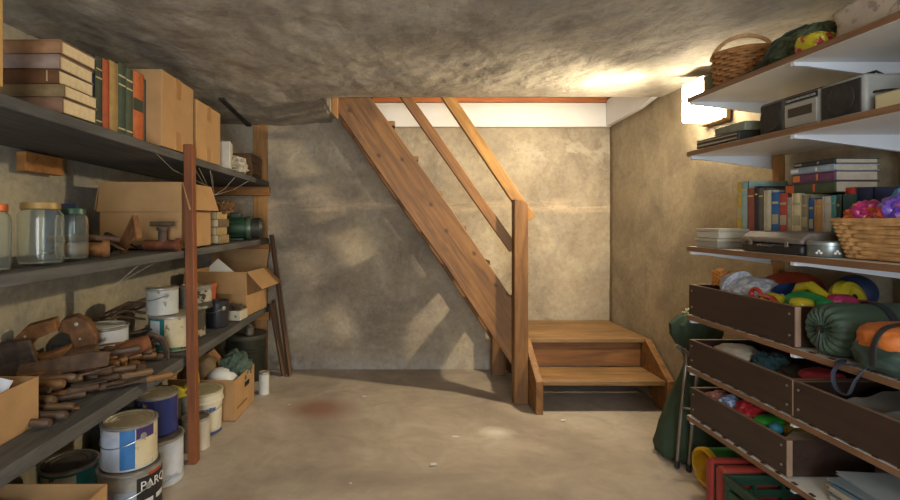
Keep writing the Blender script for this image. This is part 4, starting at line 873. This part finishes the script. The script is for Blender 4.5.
tag(MB().blob((0,0,0),(.06,.06,.06),.01,2,4,9).build('ball',plain('#1e2c48',.5,.15,9),loc=(1.575,1.61,Z4+.135)) if False else MB().blob((0,0,0),(.058,.06,.06),.01,2,4,9).build('ball',plain('#1e2c48',.5,.15,9),loc=(1.585,1.70,Z4+.15)),'navy blue ball behind the round yellow toy','ball',gb)
tag(MB().blob((0,0,0),(.06,.1,.03),.3,2,4,10).build('green_cloth',plain('#57702c',.8,.2,9),loc=(1.345,1.86,Z4+.085)),'green cloth under the white mesh bag','cloth',gb)
tag(MB().blob((0,0,0),(.08,.14,.035),.3,2,4,11).build('blue_net',splat('blue_net','#6a7db0','#aab0c0',50,.5,.7),loc=(1.36,1.76,Z4+.085)),'bluish netting beside the red toy spade','net',gb)
# ---- S4 near: sleeping bag + orange sack
t=thing('sleeping_bag','rolled green sleeping bag with a drawstring end on the right shelf','sleeping bag',(1.365,1.44,Z4+.080),(0,0,0))
SBG=plain('#37493a',.65,.15,9,0,.2,'green_nylon')
def sbag():
    b=MB(); bm=b.bm; rings=[]; seg=72
    # axis along +X from the gathered end; gathers sharpen toward the end
    prof=[(-.0,.014),(.002,.03),(-.004,.05),(-.002,.066),(.012,.079),(.04,.085),(.09,.086),(.13,.083),(.15,.084),(.2,.086),(.24,.084)]
    for i,(x,r) in enumerate(prof):
        g=max(0,1-i/6.0); ring=[]
        for k in range(seg):
            a=2*PI*k/seg; w=1+.06*g*math.cos(17*a+1.4*math.sin(2*a)); rr=r*w
            z=rr*math.sin(a); ring.append(bm.verts.new((x-.125+.006*g*math.cos(18*a),rr*math.cos(a),max(z,-.084))))
        rings.append(ring)
    for a_,b_ in zip(rings,rings[1:]):
        for k in range(seg): bm.faces.new((a_[k],a_[(k+1)%seg],b_[(k+1)%seg],b_[k]))
    bm.faces.new(rings[0]); bm.faces.new(rings[-1]); return b
sb=sbag().build('bag',SBG,t,rot=(0,0,math.radians(-4)),scl=.9)
MB().lathe([(0,-.004),(.013,-.004),(.01,.004),(0,.004)],14,(-.128,0,0),(0,PI/2,0)).tube([(-.13,0,0),(-.14,.0,-.04),(-.13,.01,-.08)],.0025,5).build('drawstring',BLK,t,rot=(0,0,math.radians(-4)),scl=.9)
MB().lathe([(.087,-.012),(.0885,-.012),(.0885,.012),(.087,.012)],40,(.03,0,0),(0,PI/2,0),caps=False).build('strap',plain('#1d232c',.7,.1,9),t,rot=(0,0,math.radians(-4)),scl=.9)
t=thing('stuff_sack','orange and dark green packed sack with black straps near the sleeping bag','bag',(1.315,1.268,Z4+.001),(0,0,0))
MB().blob((0,0,.05),(.10,.092,.05),.08,2,5,61,flatz=-.046,sq=.8).build('green_part',plain('#30443c',.7,.2,9),t)
MB().blob((-.005,-.0,.088),(.09,.083,.045),.06,2,5,62,sq=.8).build('orange_part',plain('#c06a2c',.65,.12,9,0,.2),t)
m=MB()
for y in (-.02,): m.tube(cr([(-.106,y,.03),(-.104,y,.085),(-.075,y,.125),(0,y,.137),(.07,y,.125)]),.009,8,flat=.4)
m.build('strap',BLK,t)
MB().tube(cr([(-.08,.05,.012),(-.10,.09,.006),(-.06,.11,.008),(-.072,.13,-.03),(-.078,.115,-.07),(-.078,.08,-.075),(-.075,.06,-.03),(-.055,.05,.004)]),.006,6,flat=.5).build('loose_strap',plain('#252b38',.7,.1,9),t)
# ---- row 2 contents
g2='oddments in the long dark bin'
tag(MB().blob((0,0,0),(.08,.09,.04),.15,2,4,71).build('cloth_bundle',plain('#b8ae9a',.8,.12,9),loc=(1.37,1.96,Z5+.085)),'cream cloth bundle at the far end of the long dark bin','cloth',g2)
tag(MB().blob((0,0,0),(.06,.06,.045),.3,2,4,72).build('cloth_bundle',plain('#2f4c52',.8,.2,9),loc=(1.40,1.83,Z5+.08)),'dark teal cloth bundle next to the cream one','cloth',g2)
tag(MB().blob((0,0,0),(.05,.05,.03),.3,2,4,76).build('cloth_bundle',plain('#3a3128',.8,.2,9),loc=(1.42,1.75,Z5+.075)),'dark brown cloth between the teal and the crimson bundle','cloth',g2)
tag(MB().blob((0,0,0),(.055,.065,.035),.12,2,4,73,sq=.8).build('cloth_bundle',plain('#a3303a',.6,.15,9),loc=(1.42,1.635,Z5+.09)),'crimson bundle at the near end of the long dark bin','cloth',g2)
tag(MB().sheet(lambda u,v:(1.32+.19*u,1.12+.34*v,Z5+.10+.02*math.sin(5*v+3*u)+.018*noise.noise(Vector((u*3,v*5,0)))),16,24,.02).build('folded_trousers',plain('#6e6a60',.85,.15,9),bev=0),'grey brown folded garment in the near dark bin','clothing')
tag(MB().sheet(lambda u,v:(1.30+.12*u,1.05+.28*v,Z5+.075+.015*math.sin(7*v)+.02*u*(1-u)*4),14,20,.02).build('folded_shirt',plain('#6d8796',.8,.15,9)),'pale blue folded shirt under the grey garment in the near dark bin','clothing')
# ---- row 3 contents
g3='oddments in the lowest dark bin'
for (c,l,x,y,z,sx,sy,sz,sd,c2) in (('#b5786a','pink crumpled cloth at the far end of the lowest bin',1.335,2.02,.095,.05,.04,.03,81,None),('#7f93b5','blue and white printed bag in the lowest bin',1.33,1.945,.10,.04,.035,.035,82,'#c8c8cc'),('#b0242c','bright red bag in the lowest bin',1.355,1.875,.095,.05,.045,.045,83,None),('#2c2c2c','dark cloth behind the bright red bag',1.43,1.88,.08,.05,.07,.04,84,None),('#2f9a35','bright green plastic disc in the lowest bin',1.365,1.785,.10,.055,.045,.018,85,None),('#94752a','mustard brown cloth beside the green disc',1.42,1.72,.09,.06,.06,.028,86,None),('#2f7f95','small turquoise cup in the lowest bin',1.335,1.725,.098,.022,.02,.02,87,None)):
    m_=splat('print_'+str(sd),c,c2,24,.5) if c2 else plain(c,.5,.15,9)
    nm={81:'cloth_bundle',82:'printed_bag',83:'red_bag',84:'cloth_bundle',85:'green_disc',86:'cloth_bundle',87:'toy_cup'}[sd]
    tag(MB().blob((0,0,0),(sx,sy,sz),.25 if sd<85 or sd==86 else .04,2.2,4,sd).build(nm,m_,loc=(x,y,Z6+z)),l,nm.split('_')[-1],g3)
for k in range(4):
    tag(MB().box((0,0,0),(.11,.085,.006)).build('folded_paper',plain(('#b9b6a6','#a9b0b0','#c4bfae','#b0a894')[k],.8,.06,9),loc=(1.365+.008*k,1.655,Z6+.075+.009*k),rot=(0,-.25,.15*k),bev=.001),'sheet of pale folded paper at the near end of the lowest bin','paper','folded papers in the lowest bin')
# ---- papers on S6
pc=['#8e8a7c','#5c7284','#b0a68c','#6f8798','#9aa3a8','#7a8890','#a0a9ae']
z=Z6+.001
for k,c in enumerate(pc):
    th=(.016,.008,.014,.006,.008,.006,.008)[k]; x=1.435+(.0,.01,-.002,.012,.02,.006,.022)[k]
    lab=('bottom','second from the bottom','third from the bottom','middle','third from the top','second from the top','top')[k]
    t=thing('folder','pale paper folder, '+lab+' of the pile on the lowest right shelf','folder',(x,1.28,z),(0,0,(.0,.03,-.02,.05,-.06,.04,-.10)[k]),'folders piled on the lowest right shelf')
    MB().b2(-.15,.15,-.2,.19,0,.0015).b2(-.15,.15,-.2,.19,th-.0015,th).b2(.149,.15,-.2,.19,.0016,th-.0016).build('cover',plain(c,.6,.08,9),t); MB().b2(-.146,.146,-.19,.183,.002,th-.002).build('sheets',PAGEG,t)
    z+=th+.001
# ---- floor items, right
t=thing('fabric_bag','tall dark green fabric bag leaning at the end of the right shelves','bag',(1.45,2.36,0))
def fbag():
    b=MB(); bm=b.bm; rings=[]; seg=48
    for (z,rx,ry,cx) in ((0,.10,.09,-.03),(.01,.145,.12,-.03),(.05,.155,.13,-.03),(.14,.14,.115,-.02),(.26,.115,.09,-.005),(.36,.085,.07,.01),(.43,.06,.055,.01),(.46,.055,.05,.01),(.50,.085,.055,.01),(.57,.12,.06,.0),(.62,.125,.06,.0),(.66,.09,.05,.01),(.67,.02,.02,.03)):
        ring=[]
        for k in range(seg):
            a=2*PI*k/seg; w=1+.06*math.cos(9*a+z*12)+.05*noise.noise(Vector((math.cos(a)*2,math.sin(a)*2,z*6)))
            ring.append(bm.verts.new((cx+rx*w*math.cos(a),ry*w*math.sin(a),z)))
        rings.append(ring)
    for a_,b_ in zip(rings,rings[1:]):
        for k in range(seg): bm.faces.new((a_[k],a_[(k+1)%seg],b_[(k+1)%seg],b_[k]))
    bm.faces.new(rings[0]); bm.faces.new(rings[-1]); return b
fbag().build('body',plain('#2c3d2a',.75,.2,9,0,.2),t)
MB().lathe([(.061,.44),(.066,.45),(.061,.46)],30,(.01,0,0),caps=False).build('tie_cord',plain('#5a5a48',.8,.1,9),t)
MB().blob((.0,.0,.67),(.045,.035,.02),.7,4,4,14).build('floral_top',splat('floral_cloth','#b3b59a','#5a7a42',50,.5,.8),t)
t=thing('folding_stand','thin folded metal tube stand leaning before the green fabric bag','stand',(1.34,2.24,0))
for dx,dy in ((0,0),(.035,-.03)):
    MB().tube([(-.05+dx,.0+dy,.005),(-.03+dx,.0+dy,.25),(.0+dx,.01+dy,.50),(-.005+dx*.3,.02+dy,.53)],.0075,10).build('tube_leg',plain('#857c70',.35,.1,20,.6),t)
    MB().lathe([(0,0),(.011,0),(.010,.03),(0,.03)],12,(-.05+dx,dy,.001)).build('rubber_foot',BLK,t)
MB().tube([(-.045,.015,.545),(-.01,.01,.52),(.04,-.02,.485)],.009,10).build('grip',plain('#6e6a64',.5,.1,20,.3),t)
MB().tube([(-.032,0,.27),(.008,-.03,.27)],.005,8).build('cross_bar',plain('#6e675e',.4,.1,9,.5),t)
t=thing('play_tube','green drum with a yellow hollow end lying beside the red suitcase','toy',(1.31,2.07,.083),(0,PI/2,.05)); t.scale=(1.17,)*3
MB().lathe([(.055,0),(.067,0),(.068,.01),(.066,.02),(.066,.22),(.055,.22)],36,caps=False).build('green_shell',plain('#2c6e3a',.4,.12,9),t)
MB().lathe([(.054,.22),(.054,.0),(.06,-.008),(.069,-.004),(.069,.012)],36,caps=False).lathe([(0,.1),(.054,.1)],36,caps=False).build('yellow_ring',plain('#c79a1e',.4,.1,9),t)
t=thing('suitcase','worn red suitcase standing on the floor under the right shelves','suitcase',(1.405,1.84,0),(0,0,-.02))
RD=plain('#93322a',.5,.22,9,0,.15)
MB().b2(-.21,.21,-.055,-.003,  .004,.216).build('shell',RD,t,bev=.018); MB().b2(-.21,.21,.003,.055,  .004,.216).build('shell',RD,t,bev=.018)
MB().b2(-.205,.205,-.003,.003,.01,.21).build('seam',plain('#4c1f1a',.5,.1,9),t)
MB().tube([(-.05,0,.212),(-.04,0,.234),(.04,0,.234),(.05,0,.212)],.006,8).build('handle',plain('#5c2620',.5,.1,9),t)
t=thing('plastic_crate','dark green slatted plastic crate in front of the red suitcase','crate',(1.39,1.54,0)); t.scale=(1,1,.94)
CG=plain('#23402f',.5,.15,9)
m=MB()
for zz in (.004,.05,.095,.14,.185):
    h_=.03
    m.b2(-.2,-.192,-.23,.23,zz,zz+h_).b2(.192,.2,-.23,.23,zz,zz+h_).b2(-.192,.192,-.23,-.222,zz,zz+h_).b2(-.192,.192,.222,.23,zz,zz+h_)
m.build('slatted_wall',CG,t)
m=MB()
for x in (-.196,.196):
    for y in (-.225,-.11,0,.11,.225): m.b2(x-.006,x+.006,y-.006,y+.006,.0,.205)
for y in (-.226,.226):
    for x in (-.1,0,.1): m.b2(x-.006,x+.006,y-.006,y+.006,0,.205)
m.build('rib',CG,t)
MB().b2(-.206,-.19,-.236,.236,.205,.222).b2(.19,.206,-.236,.236,.205,.222).b2(-.19,.19,-.236,-.22,.205,.222).b2(-.19,.19,.22,.236,.205,.222).build('rim',CG,t,bev=.002)
MB().b2(-.19,.19,-.22,.22,.002,.01).build('bottom',CG,t)
tag(MB().blob((0,0,0),(.15,.18,.05),.35,2,5,91).build('cloth_bundle',plain('#3c4048',.85,.2,9),loc=(1.39,1.53,.10)),'grey cloth heaped inside the green plastic crate','cloth')
# small pale scraps on the floor
for (px,py,l) in ((563,421,'larger white paper scrap on the floor before the step'),(433,465,'tiny white paper scrap alone in the middle of the floor'),(364,397,'thin pale chip on the floor below the stair')):
    d=F*EYE/(py-VY); tag(MB().prism([(-.018,-.008),(.012,-.012),(.02,.004),(-.004,.014)],'Z',.0,.002).build('paper_scrap',plain('#cfcbc2',.8,.05,9),loc=(ax(px,d),d,.0035),rot=(0,0,.4)),l,'scrap')
# ================================================================ LIGHTS, WORLD, CAMERA
def area(name,loc,rot,sx,sy,e,col):
    l=bpy.data.lights.new(name,'AREA'); l.shape='RECTANGLE'; l.size=sx; l.size_y=sy; l.energy=e; l.color=col
    o=bpy.data.objects.new(name,l); C.objects.link(o); o.location=loc; o.rotation_euler=rot; return o
area('rear_daylight_fill',(.15,WF-.03,.9),(PI/2,0,0),.88,1.6,38,(.84,.92,1.0))  # unseen area light added in the doorway for cool daylight fill
# unseen bulb behind the viewer, added as warm fill light
bl=thing('fill_bulb','added unseen fill bulb in a socket on the ceiling behind the viewpoint','lamp',(-.15,-.45,1.845))
MB().lathe([(0,0),(.045,0),(.045,-.02),(.02,-.03),(.02,-.06),(0,-.06)],20).build('socket',WHITE,bl)
MB().lathe([(0,-.061),(.014,-.062),(.03,-.09),(.032,-.11),(.02,-.135),(0,-.14)],20).build('bulb',emis('fill_bulb_glow',(1,.86,.66),5),bl)
pl=bpy.data.lights.new('fill_bulb_light','POINT'); pl.energy=16.5; pl.color=(1,.91,.78); pl.shadow_soft_size=.12
po_=bpy.data.objects.new('fill_bulb_light',pl); C.objects.link(po_); po_.location=(-.15,-.45,1.63)
wl=bpy.data.lights.new('wall_lamp_light','SPOT'); wl.energy=68; wl.spot_size=math.radians(165); wl.spot_blend=1.0; wl.color=(1,.84,.58); wl.shadow_soft_size=.035
wo=bpy.data.objects.new('wall_lamp_light',wl); C.objects.link(wo); wo.location=(WR-.19,2.50,1.67); wo.rotation_euler=Vector((-1.9,1.35,-1.0)).to_track_quat('-Z','Y').to_euler()
# unseen point light inside the closed stairwell shaft
up=bpy.data.lights.new('shaft_light','POINT'); up.energy=4; up.color=(1,.9,.75); up.shadow_soft_size=.1
uo=bpy.data.objects.new('shaft_light',up); C.objects.link(uo); uo.location=(.6,3.35,2.6)
w=bpy.data.worlds.new('world'); sc.world=w; w.use_nodes=True
w.node_tree.nodes['Background'].inputs[0].default_value=(.75,.85,1,1); w.node_tree.nodes['Background'].inputs[1].default_value=.5
cd=bpy.data.cameras.new('camera'); co=bpy.data.objects.new('camera',cd); C.objects.link(co)
cd.sensor_width=36; cd.lens=20; cd.shift_x=(450-VX)/900; cd.shift_y=-(250-VY)/900; cd.clip_start=.02
co.location=(0,0,EYE); co.rotation_euler=(PI/2,0,0); sc.camera=co
sc.view_settings.view_transform='Standard'; sc.view_settings.look='None'; sc.view_settings.gamma=1; sc.view_settings.exposure=.8; sc.view_settings.use_curve_mapping=False
